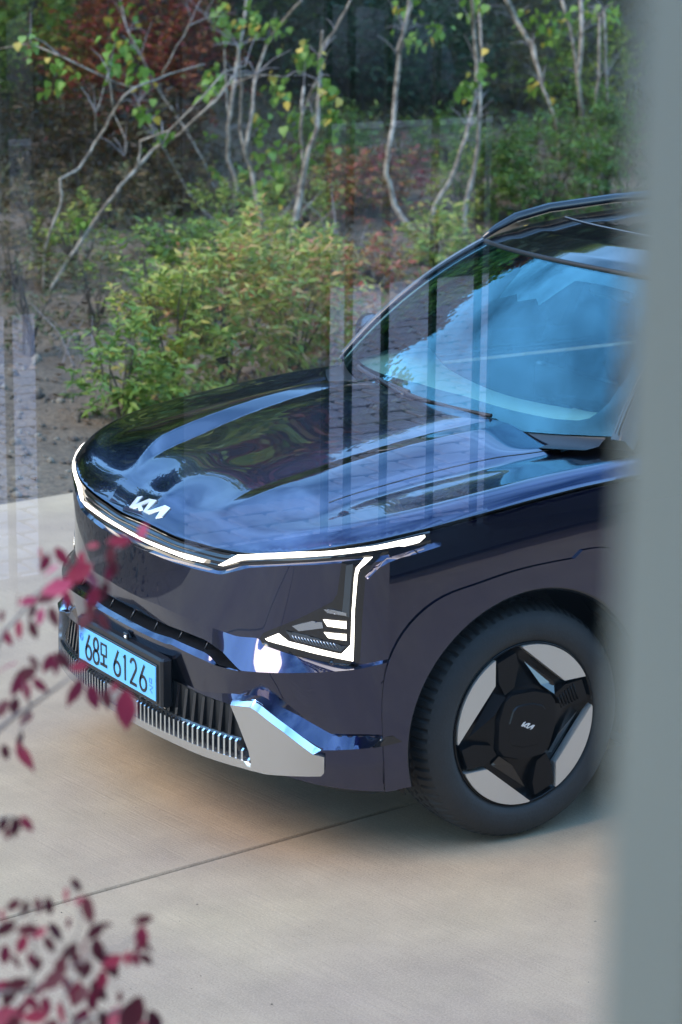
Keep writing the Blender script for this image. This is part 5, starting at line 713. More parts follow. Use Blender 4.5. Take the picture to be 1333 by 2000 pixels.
# ---- bonnet and wing tops: thin-plate surface through measured points
def Aedge(s): return pt(s, zA(np.asarray(s, float)), dA(np.asarray(s, float)))
def crease(t): return np.stack([.7-t, .282+.178*t-.088*t*t, 1.013+.329*t-.137*t*t], -1)
rshf = lambda s: np.interp(s, [0, .5, .8, 1.2, 2.2], [.030, .030, .032, .040, .046])
wshf = lambda s: np.interp(s, [0, .5, .8, 1.2, 2.2], [.085, .085, .080, .080, .080])
ctl = []
for s in np.r_[np.linspace(0, 2.1, 24)]:
    p = Aedge(s); p[2] += rshf(s); ctl.append(p)
for t in np.linspace(0.02, 1.05, 6):
    c = crease(t); ctl.append((c[0], c[1]-.02, c[2]-.006)); ctl.append((c[0], 0, c[2]-.004))
for x, y, z in ((.76, 0, .982), (.40, .52, 1.086), (.10, .52, 1.132), (-.2, .52, 1.155), (.335, .70, 1.079), (.1, .72, 1.106), (-.2, .74, 1.132), (-.45, .75, 1.150), (.6, .5, 1.035), (.68, .30, 1.015)):
    ctl.append((x, y, z))
ctl = np.array(ctl); mir = ctl[ctl[:, 1] > .004].copy(); mir[:, 1] *= -1; ctl = np.r_[ctl, mir]
def U_(r2): return np.where(r2 > 0, r2*np.log(np.maximum(r2, 1e-12)), 0)
nC = len(ctl); K = U_(((ctl[:, None, :2]-ctl[None, :, :2])**2).sum(-1))-np.eye(nC)*0+np.eye(nC)*.012; Pm = np.c_[np.ones(nC), ctl[:, :2]]
Am = np.block([[K, Pm], [Pm.T, np.zeros((3, 3))]]); wts = np.linalg.solve(Am, np.r_[ctl[:, 2], 0, 0, 0])
def tps(q): return (U_(((q[:, None]-ctl[None, :, :2])**2).sum(-1)) @ wts[:nC])+wts[nC]+q @ wts[nC+1:]
SE = np.linspace(-.05, 2.4, 981); EE = Aedge(np.abs(SE)); EE[:, 1] *= np.sign(SE+1e-12); ET = np.gradient(EE[:, :2], axis=0); ET /= np.sqrt((ET**2).sum(1))[:, None]
EDROP = tps(EE[:, :2])-EE[:, 2]
kk_ = np.ones(41)/41; EDROP = np.convolve(np.pad(EDROP, 20, 'edge'), kk_, 'valid')
def sm01(x): x = np.clip(x, 0, 1); return x*x*(3-2*x)
def hoodz(x, y):
    x = np.asarray(x, float); y = np.asarray(y, float); sh = x.shape; q = np.stack([x.ravel(), y.ravel()], -1)
    z = np.empty(len(q)); 
    for a_ in range(0, len(q), 4000):
        qq = q[a_:a_+4000]; qa = qq*[1, 1]; qa[:, 1] = np.abs(qa[:, 1])
        i = np.argmin((qa[:, 0, None]-EE[None, :, 0])**2+(qa[:, 1, None]-EE[None, :, 1])**2, 1)
        r_ = qa-EE[i, :2]; al = (r_*ET[i]).sum(1); d = np.abs(r_[:, 0]*ET[i, 1]-r_[:, 1]*ET[i, 0]); s_ = np.abs(SE[i]+al*.97)
        dr = np.interp(s_, SE, EDROP); w_ = wshf(s_); g = np.clip(1-d/w_, 0, 1)**2.3
        z[a_:a_+4000] = tps(qq)-dr*g
    z = z.reshape(sh)
    t = .7-x; yc = .282+.178*t-.088*t*t; ta = sm01((t+.02)/.20)*sm01((1.0-t)/.25); wd = .026+.022*ta
    wd = .040+.045*ta; sp = lambda v: .5*(v+np.sqrt(v*v+.004**2)); q_ = np.abs(y)-yc
    stp = (sp(q_)-sp(q_-wd))/wd; fall = 1-sm01((q_-wd-.01)/.30)
    z = z+(.022 if True else 0)*ta*stp*fall
    yf = .60+.05*np.clip(.33-x, 0, 1); z = z-.007*np.exp(-((np.abs(y)-yf-.045)/.04)**2)*sm01((.66-x)/.3)
    return z
def hood_panel():
    sA = np.linspace(0, 2.02, 240); E = Aedge(sA)
    xb = E[-1, 0]
    bx = []
    # rear boundary lies under the windscreen
    u = np.linspace(1, 0, 40); rear = np.stack([np.interp(u*.9, np.r_[0, .3, .6, .78, .9, 1], [-.17, -.21, -.33, -.44, -.51, -.56]), u*E[-1, 1]], -1); rear[0] = E[-1, :2]
    rear[:, 0] = np.minimum(rear[:, 0], np.interp(rear[:, 1], [0, .3, .5, .7, .8, .95], [-.17, -.205, -.268, -.372, -.44, xb]))
    half = np.r_[E[:, :2], rear[1:]]
    full = np.r_[half, np.stack([half[1:-1, 0], -half[1:-1, 1]], -1)[::-1]]
    edges = [(i, (i+1) % len(full)) for i in range(len(full))]
    g = []
    stp = .0085
    for x in np.arange(-.6, .83, stp):
        for y in np.arange(0, .94, stp): g.append((x, y)); 
    g = np.array(g); gi = np.r_[g, g[g[:, 1] > 0]*[1, -1]]
    def inside(P, lp):
        c = np.zeros(len(P), bool)
        for i in range(len(lp)):
            a, b = lp[i], lp[i-1]; c ^= ((a[1] > P[:, 1]) != (b[1] > P[:, 1])) & (P[:, 0] < (b[0]-a[0])*(P[:, 1]-a[1])/(b[1]-a[1]+1e-12)+a[0])
        return c
    m = inside(gi, full); gi = gi[m]; d = np.array([np.min(((full-p)**2).sum(1)) for p in gi]); gi = gi[d > (stp*.55)**2]
    P = np.r_[full, gi]; Vv, _, Fs, _, _, _ = delaunay_2d_cdt([Vector(p) for p in P], edges, [], 1, 1e-7)
    Vv = np.array([tuple(v) for v in Vv]); Zz = hoodz(Vv[:, 0], Vv[:, 1]); 
    # snap the boundary to the edge line
    nA = len(sA); e = 1.5e-3
    for i in range(len(Vv)):
        k = np.argmin((E[:, 0]-Vv[i, 0])**2+(E[:, 1]-abs(Vv[i, 1]))**2)
        if (E[k, 0]-Vv[i, 0])**2+(E[k, 1]-abs(Vv[i, 1]))**2 < 1e-7: Zz[i] = E[k, 2]
    gx = (hoodz(Vv[:, 0]+e, Vv[:, 1])-hoodz(Vv[:, 0]-e, Vv[:, 1]))/2/e; gy = (hoodz(Vv[:, 0], Vv[:, 1]+e)-hoodz(Vv[:, 0], Vv[:, 1]-e))/2/e
    N = np.stack([-gx, -gy, np.ones_like(gx)], -1); N /= np.linalg.norm(N, axis=1)[:, None]
    Fs = [tuple(f) if np.cross(Vv[f[1]]-Vv[f[0]], Vv[f[2]]-Vv[f[0]]) > 0 else tuple(f[::-1]) for f in Fs]
    return obj('bonnet', np.c_[Vv, Zz], Fs, M['paint'], car, True, N)
hood_panel()
def hood_line(P, wd, name, mat, lift=.001):
    """thin strip lying on the bonnet along the plan polyline P"""
    P = np.array(P, float); t = np.r_[0, np.cumsum(np.hypot(*np.diff(P, axis=0).T))]; tt = np.linspace(0, t[-1], 90); Q = np.stack([np.interp(tt, t, P[:, k]) for k in (0, 1)], -1)
    d = np.gradient(Q, axis=0); n = np.stack([-d[:, 1], d[:, 0]], -1); n /= np.hypot(*n.T)[:, None]; mb = MB()
    G = [[(*(q+n_*wd*a), float(hoodz(np.array((q+n_*wd*a)[0]), np.array((q+n_*wd*a)[1]))+lift)) for q, n_ in zip(Q, n)] for a in (-.5, .5)]
    mb.grid(G, flip=True); mb.build(name, mat, car)
for sg in (1, -1):
    hood_line([(.52, .60*sg), (.335, .612*sg), (.1, .622*sg), (-.2, .637*sg), (-.46, .655*sg)], .0035, 'bonnet_seam', M['rubber_trim'])
# badge on the bonnet lip and on the wheels
BADGE = [(665, 378), (712, 378), (650, 439), (770, 411), (835, 435), (748, 505), (778, 505), (905, 472), (950, 487), (880, 553), (822, 560), (868, 508), (760, 528), (716, 506), (772, 440), (700, 455), (716, 492), (676, 490), (668, 462), (628, 468), (592, 450)]
bp_ = np.array(BADGE, float)
def badge_mesh(name, S, parent, mat, th=.003):
    """S maps badge pixels to points and gives a normal"""
    Vv, _, Fs, _, _, _ = delaunay_2d_cdt([Vector(p) for p in bp_], [(i, (i+1) % len(bp_)) for i in range(len(bp_))], [], 1, 1e-7)
    n = len(Vv); A = [S(v[0], v[1], th) for v in Vv]; B = [S(v[0], v[1], -.001) for v in Vv]
    F2 = [tuple(f) for f in Fs]+[(i, (i+1) % n, n+(i+1) % n, n+i) for i in range(n)]
    return obj(name, A+B, F2, mat, parent, smooth=False)
# badge frame: metric coordinates; 950-592 units span about .19 m across the car
def badge_plane(u, v):
    # affine fit: badge crop units -> (y, along-slope)
    return (u-771)*BA[0]+(v-469)*BA[1], (u-771)*BA[2]+(v-469)*BA[3]
BA = TAB['badge']
def badge_hood(u, v, h):
    y, x = badge_plane(u, v); X_ = BA[4]+x; return (X_+h*.45, y+BA[5], float(hoodz(np.array(X_), np.array(y+BA[5])))+h*.9)
badge_mesh('front_badge', badge_hood, car, M['badge'], .004)
# ---- windscreen, pillars, roof
def wgrid(u0, u1, v0, v1, nu, nv, D=0.):
    uu, vv = np.meshgrid(np.linspace(u0, u1, nu), np.linspace(v0, v1, nv), indexing='ij'); return wpt(uu, vv, D)
mb = MB(); mb.grid(wgrid(-.97, .97, -.02, 1, 80, 40)); ws = mb.build('windscreen', M['windscreen'], car)
out = [(-.965, -.015), (.965, -.015), (.965, .985), (-.965, .985)]
clr = TAB['wind']['clear']
def wS(u, v, D): return wpt(u, v, D)
panel('windscreen_frit', out, M['frit'], car, -.004, .001, Dfun=lambda a, b: np.zeros(len(a)), S=wS, step=.03, holes=[clr])
for sg in (1, -1):
    mb = MB(); G = []
    for v in np.linspace(-.05, 1.0, 24):
        p = wpt(.965*sg, v); q = wpt(1.0*sg, v)
        G.append([p+[0, 0, .002], p+[.006, 0, .010], q+[-.002, sg*.012, .006], q+[-.03, sg*.032, -.03], q+[-.08, sg*.045, -.07]])
    mb.grid(G, flip=sg < 0); mb.build('windscreen_pillar', M['gloss_black'], car)
    mb = MB(); mb.grid([[p+[.004, 0, .012], p+[.010, sg*.004, .014]] for p in [wpt(.975*sg, v) for v in np.linspace(-.02, 1, 24)]]); mb.build('pillar_trim', M['silver_dark'], car)
def head(u): return wpt(u, 1.0)
def roofpt(u, t):
    p = head(u); rise = np.interp(t, [0, .08, .2, .4, .7, 1.1, 1.6, 2.2, 2.6], [0, .022, .046, .068, .084, .092, .083, .04, -.02]); return np.stack(np.broadcast_arrays(p[..., 0]-t-np.clip(t, 0, .5)*.0, p[..., 1]*(1+.03*sm01(t/.6)), p[..., 2]+rise), -1)
uu, tt = np.meshgrid(np.linspace(-1, 1, 60), np.linspace(.012, .36, 30), indexing='ij'); mb = MB(); mb.grid(roofpt(uu, tt)); mb.build('roof_front', M['gloss_black'], car)
uu, tt = np.meshgrid(np.linspace(-1, 1, 60), np.linspace(.366, 2.6, 60), indexing='ij'); mb = MB(); mb.grid(roofpt(uu, tt)); mb.build('roof_glass', M['gloss_black'], car)
mb = MB(); mb.grid([[roofpt(np.array(u), np.array(.358))+[0, 0, .003], roofpt(np.array(u), np.array(.368))+[0, 0, .003]] for u in np.linspace(-.98, .98, 50)]); mb.build('roof_seam', M['silver_dark'], car)
mb = MB(); mb.tube([tuple(head(np.array(u))+[-.004, 0, .002]) for u in np.linspace(-.99, .99, 60)], .009, 8); mb.build('header_seal', M['rubber_trim'], car)
for sg in (1, -1):
    # side of roof, then side glass, door shoulder
    tl = np.linspace(-.02, 2.6, 70); G = []
    for t in tl:
        p = roofpt(np.array(1.*sg), np.array(max(t, .0)))-[min(t, 0), 0, 0]
        zb_ = max(1.13, p[2]-.13)
        G.append([p, p+[0, sg*.028, -.004], p+[0, sg*.05, -.03], p+[-.02, sg*.085, -.10]])
    mb = MB(); mb.grid(G, flip=sg < 0); mb.build('roof_side', M['gloss_black'], car)
    mb = MB()
    P = [(-.89, .648, 1.597), (-.96, .660, 1.630), (-1.05, .668, 1.662), (-1.2, .673, 1.688), (-1.5, .676, 1.705), (-2.0, .67, 1.712), (-2.6, .66, 1.700), (-3.1, .64, 1.66)]
    P = [(a, b*sg, c) for a, b, c in P]; mb.tube(P, [.006, .014, .018, .018, .018, .018, .016, .01], 10); mb.build('roof_rail', M['gloss_black'], car)
    # side glass
    G = []
    for i, x in enumerate(np.linspace(-.50, -3.25, 60)):
        top = max(1.16, float(np.interp(-x, [.5, .9, 1.3, 2.0, 2.8, 3.25], [1.27, 1.53, 1.585, 1.60, 1.55, 1.42]))); yt = np.interp(top, [1.14, 1.6], [.905, .735])
        G.append([(x, sg*.905, 1.135), (x, sg*(.905+yt)/2+sg*.012, (1.135+top)/2), (x, sg*yt, top)])
    mb = MB(); mb.grid(G, flip=sg > 0); mb.build('side_window', M['side_glass'], car)
    # triangular sail at the mirror
    # beltline: from side skin top up to the glass
    sx = np.linspace(2.02, 4.72, 80); E = Aedge(sx); G = []
    for e in E: G.append([(e[0], sg*e[1], e[2]), (e[0], sg*(e[1]-.01), e[2]+.012), (e[0], sg*(e[1]-.03), e[2]+.028), (e[0], sg*.898, 1.14 if True else 0)])
    mb = MB(); mb.grid(G, flip=sg > 0); mb.build('beltline', M['paint'], car)
    # door mirror
    mr_ = empty('door_mirror'); mr_.parent = car
    G = []
    for i in range(13):
        th = math.pi*i/12; G.append([(-.70+.06*math.cos(a)*math.sin(th)+.03*math.sin(th), sg*(1.02-.10*math.cos(th)), 1.215+.075*math.sin(a)*math.sin(th)**.6) for a in [2*math.pi*k/18 for k in range(18)]])
    mb = MB(); mb.grid(G, close_v=True, flip=sg < 0); mb.build('mirror_housing', M['gloss_black'], mr_)
    mb = MB(); mb.tube([(-.68, sg*.90, 1.15), (-.69, sg*.97, 1.165)], [.03, .022], 8); mb.build('mirror_foot', M['gloss_black'], mr_)
    mb = MB(); mb.grid([[(-.755, sg*(.945+.15*i), 1.165+.10*j) for j in (0, 1)] for i in (0, 1)]); mb.build('mirror_glass', M['chrome'], mr_)
# cowl, wipers
G = []
for u in np.linspace(-.93, .93, 60):
    p = wpt(u, -.02); x_ = p[0]; G.append([p+[-.004, 0, -.004], p+[.022, 0, -.030], p+[.075, 0, -.036]])
mb = MB(); mb.grid(G, flip=True); mb.build('cowl_panel', M['dark_plastic'], car)
def wiper(u0, v0, u1, v1):
    r_ = empty('wiper'); r_.parent = car
    mb = MB(); P = [tuple(wpt(u0+(u1-u0)*f, v0+(v1-v0)*f, .016)) for f in np.linspace(0, 1, 14)]; mb.tube(P, .007, 6); mb.build('wiper_blade', M['rubber_trim'], r_)
    mb = MB(); P = [tuple(wpt(u0+(u1-u0)*(1-.55*f), v0+(v1-v0)*(1-.55*f)-.03*(1-f), .026-.006*f)) for f in np.linspace(0, 1, 10)]; mb.tube(P, .006, 6); mb.build('wiper_arm', M['dark_plastic'], r_)
wiper(-.62, .03, -.10, .045); wiper(-.20, .035, .42, .022)
# cabin
mb = MB(); G = []
for u in np.linspace(-.88, .88, 30):
    p = wpt(u, .03); G.append([p+[-.01, 0, -.03], p+[-.16, 0, .0], p+[-.34, 0, -.01], p+[-.42, 0, -.10], p+[-.43, 0, -.35]])
mb.grid(G, flip=True); mb.build('dashboard', M['dash'], car)
mb = MB(); mb.box((-1.75, 0, .62), (2.4, 1.5, .08)); mb.build('cabin_floor', M['interior'], car, smooth=False)
mb = MB(); mb.box((-.95, -.0, 1.13), (.03, .75, .13), .008); mb.build('dash_screen', M['gloss_black'], car, smooth=False)
for sg in (1, -1):
    mb = MB(); mb.box((-1.45, .37*sg, .88), (.5, .5, .18), .05); mb.build('seat_cushion', M['cabin_light'], car, smooth=False)
    mb = MB(); mb.box((-1.75, .37*sg, 1.12), (.14, .48, .55), .05); mb.build('seat_back', M['cabin_light'], car, smooth=False)
    mb = MB(); mb.box((-1.78, .37*sg, 1.47), (.09, .26, .17), .03); mb.build('headrest', M['cabin_light'], car, smooth=False)
mb = MB(); P = [(-1.02+.07*math.sin(a), .37+.175*math.cos(a), 1.13+.165*math.sin(a)) for a in [2*math.pi*k/40 for k in range(41)]]; mb.tube(P, .015, 8, cap=False); mb.tube([(-1.0, .2, 1.13), (-1.0, .54, 1.13)], .018, 6); mb.build('steering_wheel', M['cabin_light'], car)
mb = MB(); mb.box((-.98, 0, 1.50), (.05, .22, .07), .015); mb.build('cabin_mirror', M['interior'], car, smooth=False)
# ---- side skin with wheel arches
Xs = lambda s: np.interp(s, ARC, PLAN[:, 0]); Sx = lambda x: float(np.interp(-x, -PLAN[:, 0], ARC))
WB = -2.75; SEND = Sx(-2.88)
def archpts(xc, r_=.437, zc=.37, z0=.25, n=48):
    a0 = math.asin((z0-zc)/r_); A = np.linspace(a0, math.pi-a0, n); return [(Sx(xc+r_*math.cos(a)), zc+r_*math.sin(a)) for a in A]
FA = archpts(0)
out = [(S1, float(zJ(np.array([S1]))[0]))]
poly = [(FA[0][0]-.0, .25)] if False else []
zs1 = float(zJ(np.array([S1]))[0]); 
poly = [(S1, zs1), (FA[0][0], .25)]+FA[1:]+[(SEND, .24)]
tops = np.linspace(SEND, S1, 90); poly += [(s, float(zA(np.array([s]))[0])-.012) for s in tops]
def sideD(s, z):
    zt = zA(s)-.012; f = np.clip((z-(zt-.14))/.14, 0, 1); lo = np.clip((.42-z)/.2, 0, 1)
    return -.012*f*f-.012*lo*lo
panel('side_skin', poly, M['paint'], car, -.004, .004, Dfun=sideD, mirror=True, step=.022)
# gloss cladding round the arch, its stepped outer edge traced from the car
_c1 = spline([(.50, .26), (.512, .443), (.497, .646), (.442, .746), (.333, .823), (.232, .846)], 24); _c2 = spline([(.199, .852), (.10, .869), (-.045, .880), (-.132, .882)], 12); _c3 = spline([(-.160, .903), (-.27, .895), (-.36, .845), (-.45, .75), (-.50, .62), (-.52, .44), (-.52, .26)], 24)
clad = [tuple(p) for p in np.r_[_c1, _c2, _c3]]
cp = [(Sx(x), z) for x, z in clad]+[p for p in archpts(0, .4375)][::-1]
panel('arch_cladding', cp, M['paint'], car, -.002, .010, Dfun=sideD, mirror=True, step=.018)
for sg in (1, -1):
    G = []
    for (s, z) in archpts(0, .4375, n=60):
        sa = np.array([s]); D = sideD(sa, np.array([z]))[0]+.008; a = math.atan2(z-.37, Xs(s)); 
        row = []
        for d, sh in ((0, 0), (-.004, -.006), (-.022, -.014), (-.06, -.010), (-.30, .02)):
            rr = .4375+sh; row.append(pt(Sx(rr*math.cos(a))*sg, .37+rr*math.sin(a), D+d))
        G.append(row)
    mb = MB(); mb.grid(G, flip=sg < 0); mb.build('arch_lip', M['gloss_black'], car)
    G = []
    for a in np.linspace(-.35, math.pi+.35, 40): G.append([(.445*math.cos(a), sg*y, .37+.445*math.sin(a)) for y in (.885, .75, .60, .50)])
    mb = MB(); mb.grid(G, flip=sg > 0); mb.build('arch_liner', M['rubber_trim'], car)
    mb = MB(); mb.grid([[(x, sg*.52, z) for z in (.0+.2, .85)] for x in (.46, -.46)]); mb.build('arch_wall', M['rubber_trim'], car, smooth=False)
# doors seam lines on the side
for sg in (1, -1):
    for xx in (-.62, -1.75):
        mb = MB(); zz = np.linspace(.32, 1.08, 20); G = [[pt(Sx(xx)*sg, z, .0015+sideD(np.array([Sx(xx)]), np.array([z]))[0]), pt((Sx(xx)+.004)*sg, z, .0015+sideD(np.array([Sx(xx)]), np.array([z]))[0])] for z in zz]; mb.grid(G); mb.build('door_seam', M['rubber_trim'], car)
    mb = MB(); mb.grid([[pt(1.063*sg, z, .0012), pt(1.0655*sg, z, .0012)] for z in np.linspace(.44, .66, 12)]); mb.build('bumper_seam', M['rubber_trim'], car)
# tail, underbody
G = []
for (x, zb_) in ((-2.85, .3), (-3.35, .35), (-3.52, .42)):
    pass
mb = MB(); sec = []
for x, hw, z0, z1 in ((-2.86, .925, .26, 1.12), (-3.15, .91, .28, 1.12), (-3.4, .87, .34, 1.10), (-3.60, .76, .45, 1.02)):
    sec.append([(x, -hw, z0), (x, -hw, (z0+z1)/2), (x, -hw+.03, z1), (x, 0, z1+.03), (x, hw-.03, z1), (x, hw, (z0+z1)/2), (x, hw, z0)])
mb.grid(sec, flip=True); mb.F.append(tuple(range(len(mb.V)-7, len(mb.V)))); mb.build('tail_body', M['paint'], car)
mb = MB(); mb.grid([[(-2.95, y, 1.62), (-3.3, y, 1.45), (-3.50, y*1.1, 1.10)] for y in np.linspace(-.62, .62, 9)]); mb.build('rear_window', M['side_glass'], car)
mb = MB(); mb.box((-1.4, 0, .30), (3.9, 1.0, .18)); mb.box((-1.375, 0, .30), (1.75, 1.72, .16)); mb.build('underbody', M['rubber_trim'], car, smooth=False)
mb = MB(); mb.box((.55, 0, .45), (.25, 1.25, .40)); mb.box((-.2, 0, .78), (1.1, 1.0, .5)); mb.build('front_structure', M['rubber_trim'], car, smooth=False)
# ---- wheels
def make_wheel():
    r_ = empty('wheel'); r_.parent = car
    # tyre: crown with grooves; y measured from outer face (0) inwards (negative)
    NT = 72*6; y0, y1 = .0, -.235; prof = [(.258, -.006), (.268, .004), (.285, .010), (.31, .010), (.333, .004), (.350, -.008), (.3595, -.022), (.3645, -.038), (.3675, -.055), (.3685, -.068), (.362, -.070), (.362, -.080), (.3692, -.082), (.370, -.108), (.363, -.110), (.363, -.124), (.370, -.126), (.3692, -.153), (.362, -.155), (.362, -.165), (.3685, -.167), (.3645, -.197), (.350, -.227), (.31, -.243), (.25, -.235)]
    G = []
    for i in range(NT):
        a = 2*math.pi*i/NT; row = []
        ph = i % 6
        for j, (rr, yy) in enumerate(prof):
            ii = (i-(int(abs(yy)*40))) % 6
            rr2 = rr
            if 6 <= j <= 9 or 20 <= j <= 22: rr2 = rr-(.0065 if ph in (0, 1) else 0)
            elif 12 <= j <= 13 or 16 <= j <= 17: rr2 = rr-(.006 if ii in (0, 1) else 0)
            row.append((rr2*math.cos(a), yy, rr2*math.sin(a)))
        G.append(row)
    mb = MB(); mb.grid(G, close_u=True); o = mb.build('tyre', M['tyre'], r_); o.data.set_sharp_from_angle(angle=R(32))
    # rings on the sidewall
    for rr, t in ((.272, .0045), (.338, .003)):
        mb = MB(); mb.grid(lathe([(rr-.003, .004+t*.2), (rr, .0085+t), (rr+.003, .004+t*.2)], 96), close_u=True)
    rim = MB(); rim.grid(lathe([(.259, -.004), (.256, .002), (.2515, -.002), (.249, -.016), (.20, -.028), (.14, -.012), (.11, -.004), (.0, -.002)], 96), close_u=True); rim.build('rim', M['wheel_black'], r_)
    # centre plinth: rounded square
    def prism(P, ya, yb, name, mat, ins=.0, parent=r_, sm=False):
        c = np.mean(P, 0); n = len(P); A = [(p[0], ya, p[1]) for p in P]; Bq = [(p[0]+(c[0]-p[0])*ins, yb-.0, p[1]+(c[1]-p[1])*ins) for p in P]
        Fs = [tuple(range(n, 2*n))[::-1]]+[(i, (i+1) % n, n+(i+1) % n, n+i) for i in range(n)]
        b = MB(); b.add(A+Bq, Fs); return b.build(name, mat, parent, smooth=sm)
    sq = []
    for k in range(4):
        a0 = R(52+90*k)
        for da, rr in ((-38, .118), (-22, .120), (-7, .132), (7, .132), (22, .120)): sq.append((rr*math.cos(a0+R(da)), rr*math.sin(a0+R(da))))
    prism(sq, -.02, .012, 'hub_plinth', M['wheel_black'], .10)
    prism([(.62*x, .62*z) for x, z in sq], .008, .0155, 'hub_cap', M['wheel_black'], .08)
    for k in range(4):
        b0 = 90*k
        rot = lambda a, rr: (rr*math.cos(R(a+b0)), rr*math.sin(R(a+b0)))
        bl = [rot(-5.5, .2495)]+[rot(a, .2515) for a in range(-4, 62, 4)]+[rot(62, .2505), rot(50.5, .183)]
        o = prism(bl, -.02, .007, 'wheel_blade', M['blade'], .012)
        # black spoke wedge between blades
        wdg = [rot(54, .178), rot(62, .238), rot(80, .240), rot(81, .195), rot(70, .13), rot(52, .13)]
        prism(wdg, -.03, .0035, 'wheel_spoke', M['wheel_black'], .05)
        tri = [rot(54, .214), rot(40.5, .150), rot(50.5, .140)]
        fac = MB(); A_ = rot(45, .160); B_ = rot(51, .130); C_ = rot(22, .130); D_ = rot(-3, .205); fac.add([(A_[0], -.012, A_[1]), (B_[0], .010, B_[1]), (C_[0], .008, C_[1]), (D_[0], -.006, D_[1])], [(0, 3, 2, 1)]); fac.build('wheel_facet', M['gloss_black'], r_, smooth=False)
        for j in range(7):
            aa = 71-j*1.2; p = [rot(60+j*0, .135+j*.011), rot(76, .135+j*.011)]
            q = MB(); q.tube([(p[0][0], .006, p[0][1]), (p[1][0], .006, p[1][1])], .0018, 5); q.build('spoke_rib', M['wheel_black'], r_) if k == 1 else None
    for k in range(5):
        pass
    W_ = .052
    def bw(u, v, h): return (-(u-771)/358*W_, .0158+h, -(v-469)/358*W_*1.05)
    badge_mesh('hub_badge', bw, r_, M['badge'], .0012)
    return r_
wh = make_wheel(); wh.location = (0, .898, .37)
def copywheel(loc, rz):
    c = wh.copy(); COL.objects.link(c); c.location = loc; c.rotation_euler = (0, 0, rz); c.parent = car
    for ch in list(wh.children):
        d = ch.copy(); COL.objects.link(d); d.parent = c
copywheel((0, -.898, .37), math.pi); copywheel((-2.75, .898, .37), 0); copywheel((-2.75, -.898, .37), math.pi)
mb = MB(); mb.tube([(0, -.7, .37), (0, .7, .37)], .05, 10); mb.tube([(-2.75, -.7, .37), (-2.75, .7, .37)], .05, 10); mb.build('axle', M['rubber_trim'], car)
# ================================================================= BUILDING we look out of
win = empty('window', (3.8, 6.2, 1.4)); tag(win, 'tall clear window pane with a thick grey-green jamb at the right', 'window')
off = Vector((3.8, 6.2, 1.4))
M['jamb'] = pbr('grey_green_paint', (.30, .285, .23), .6, noise=.06, nscale=3)
def wbox(name, c, d, mat, parent=win, bev=.004):
    mb = MB(); mb.box([c[i]-off[i] for i in range(3)], d, bev); return mb.build(name, mat, parent, smooth=False)
wbox('window_jamb', (3.845-.16, 6.176, 2.6), (.32, .060, 2.6), M['jamb'])
wbox('window_jamb', (6.4, 6.15, 2.6), (.12, .11, 2.6), M['jamb']); wbox('window_head', (5.1, 6.15, 3.95), (2.9, .11, .12), M['jamb']); wbox('window_sill', (5.1, 6.15, 1.25), (2.9, .14, .10), M['jamb'])
mb = MB(); mb.box((5.10-off.x, 6.212-off.y, 2.6-off.z), (2.56, .008, 2.58)); mb.F = mb.F; pane = mb.build('window_pane', M['pane'], win, smooth=False)
# keep only the outer face so that it mirrors once
me = pane.data
import bmesh
bm = bmesh.new(); bm.from_mesh(me); bm.faces.ensure_lookup_table(); bmesh.ops.delete(bm, geom=[f for f in bm.faces if f.normal.y < .9], context='FACES'); bm.to_mesh(me); bm.free()
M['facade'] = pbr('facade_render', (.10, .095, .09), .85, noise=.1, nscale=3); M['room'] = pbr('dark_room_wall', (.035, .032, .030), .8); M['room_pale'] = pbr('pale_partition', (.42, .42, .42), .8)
def blk(name, c, d, mat, label=None, cat=None):
    mb = MB(); mb.box((0, 0, 0), d); o = mb.build(name, mat, smooth=False); o.location = c
    if label: tag(o, label, cat)
    return o
bd = empty('building', (0, 6.3, 0)); tag(bd, 'dark building whose window the picture is taken through', 'building')
def bblk(name, c, d, mat):
    mb = MB(); mb.box((c[0], c[1]-6.3, c[2]), d); return mb.build(name, mat, bd, smooth=False)
bblk('plinth', (2, 6.20, .6), (14, .2, 1.2), M['facade'])
bblk('wall', (-.9, 6.2, 2.6), (8.9, .2, 2.9), M['facade']); bblk('wall', (8.0, 6.2, 2.6), (3.0, .2, 2.9), M['facade'])
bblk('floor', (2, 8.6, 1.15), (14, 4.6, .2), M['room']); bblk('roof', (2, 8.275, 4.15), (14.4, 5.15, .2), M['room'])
# rear wall with openings (mirrored in the pane): x ranges of the openings
RY = 2*6.2161-1.65
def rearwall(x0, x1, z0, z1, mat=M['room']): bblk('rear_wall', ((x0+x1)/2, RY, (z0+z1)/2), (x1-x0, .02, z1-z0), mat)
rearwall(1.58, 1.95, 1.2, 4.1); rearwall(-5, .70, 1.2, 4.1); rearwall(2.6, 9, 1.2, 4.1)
blk('haze_screen', (1.045, RY+.62, 2.7), (.45, .03, 3.0), pbr('pale_screen', (.50, .47, .50), .8), 'added pale grey screen, mirrored as soft haze left of the mirrored paving', 'wall')  # unseen screen, added so its pale reflection lays a veil over the pane
for xx in (1.185, 1.12, 1.015, .875, .74, 2.02):
    bblk('mullion', (xx, RY-.0, 2.4), (.014, .016, 2.4), M['room'])
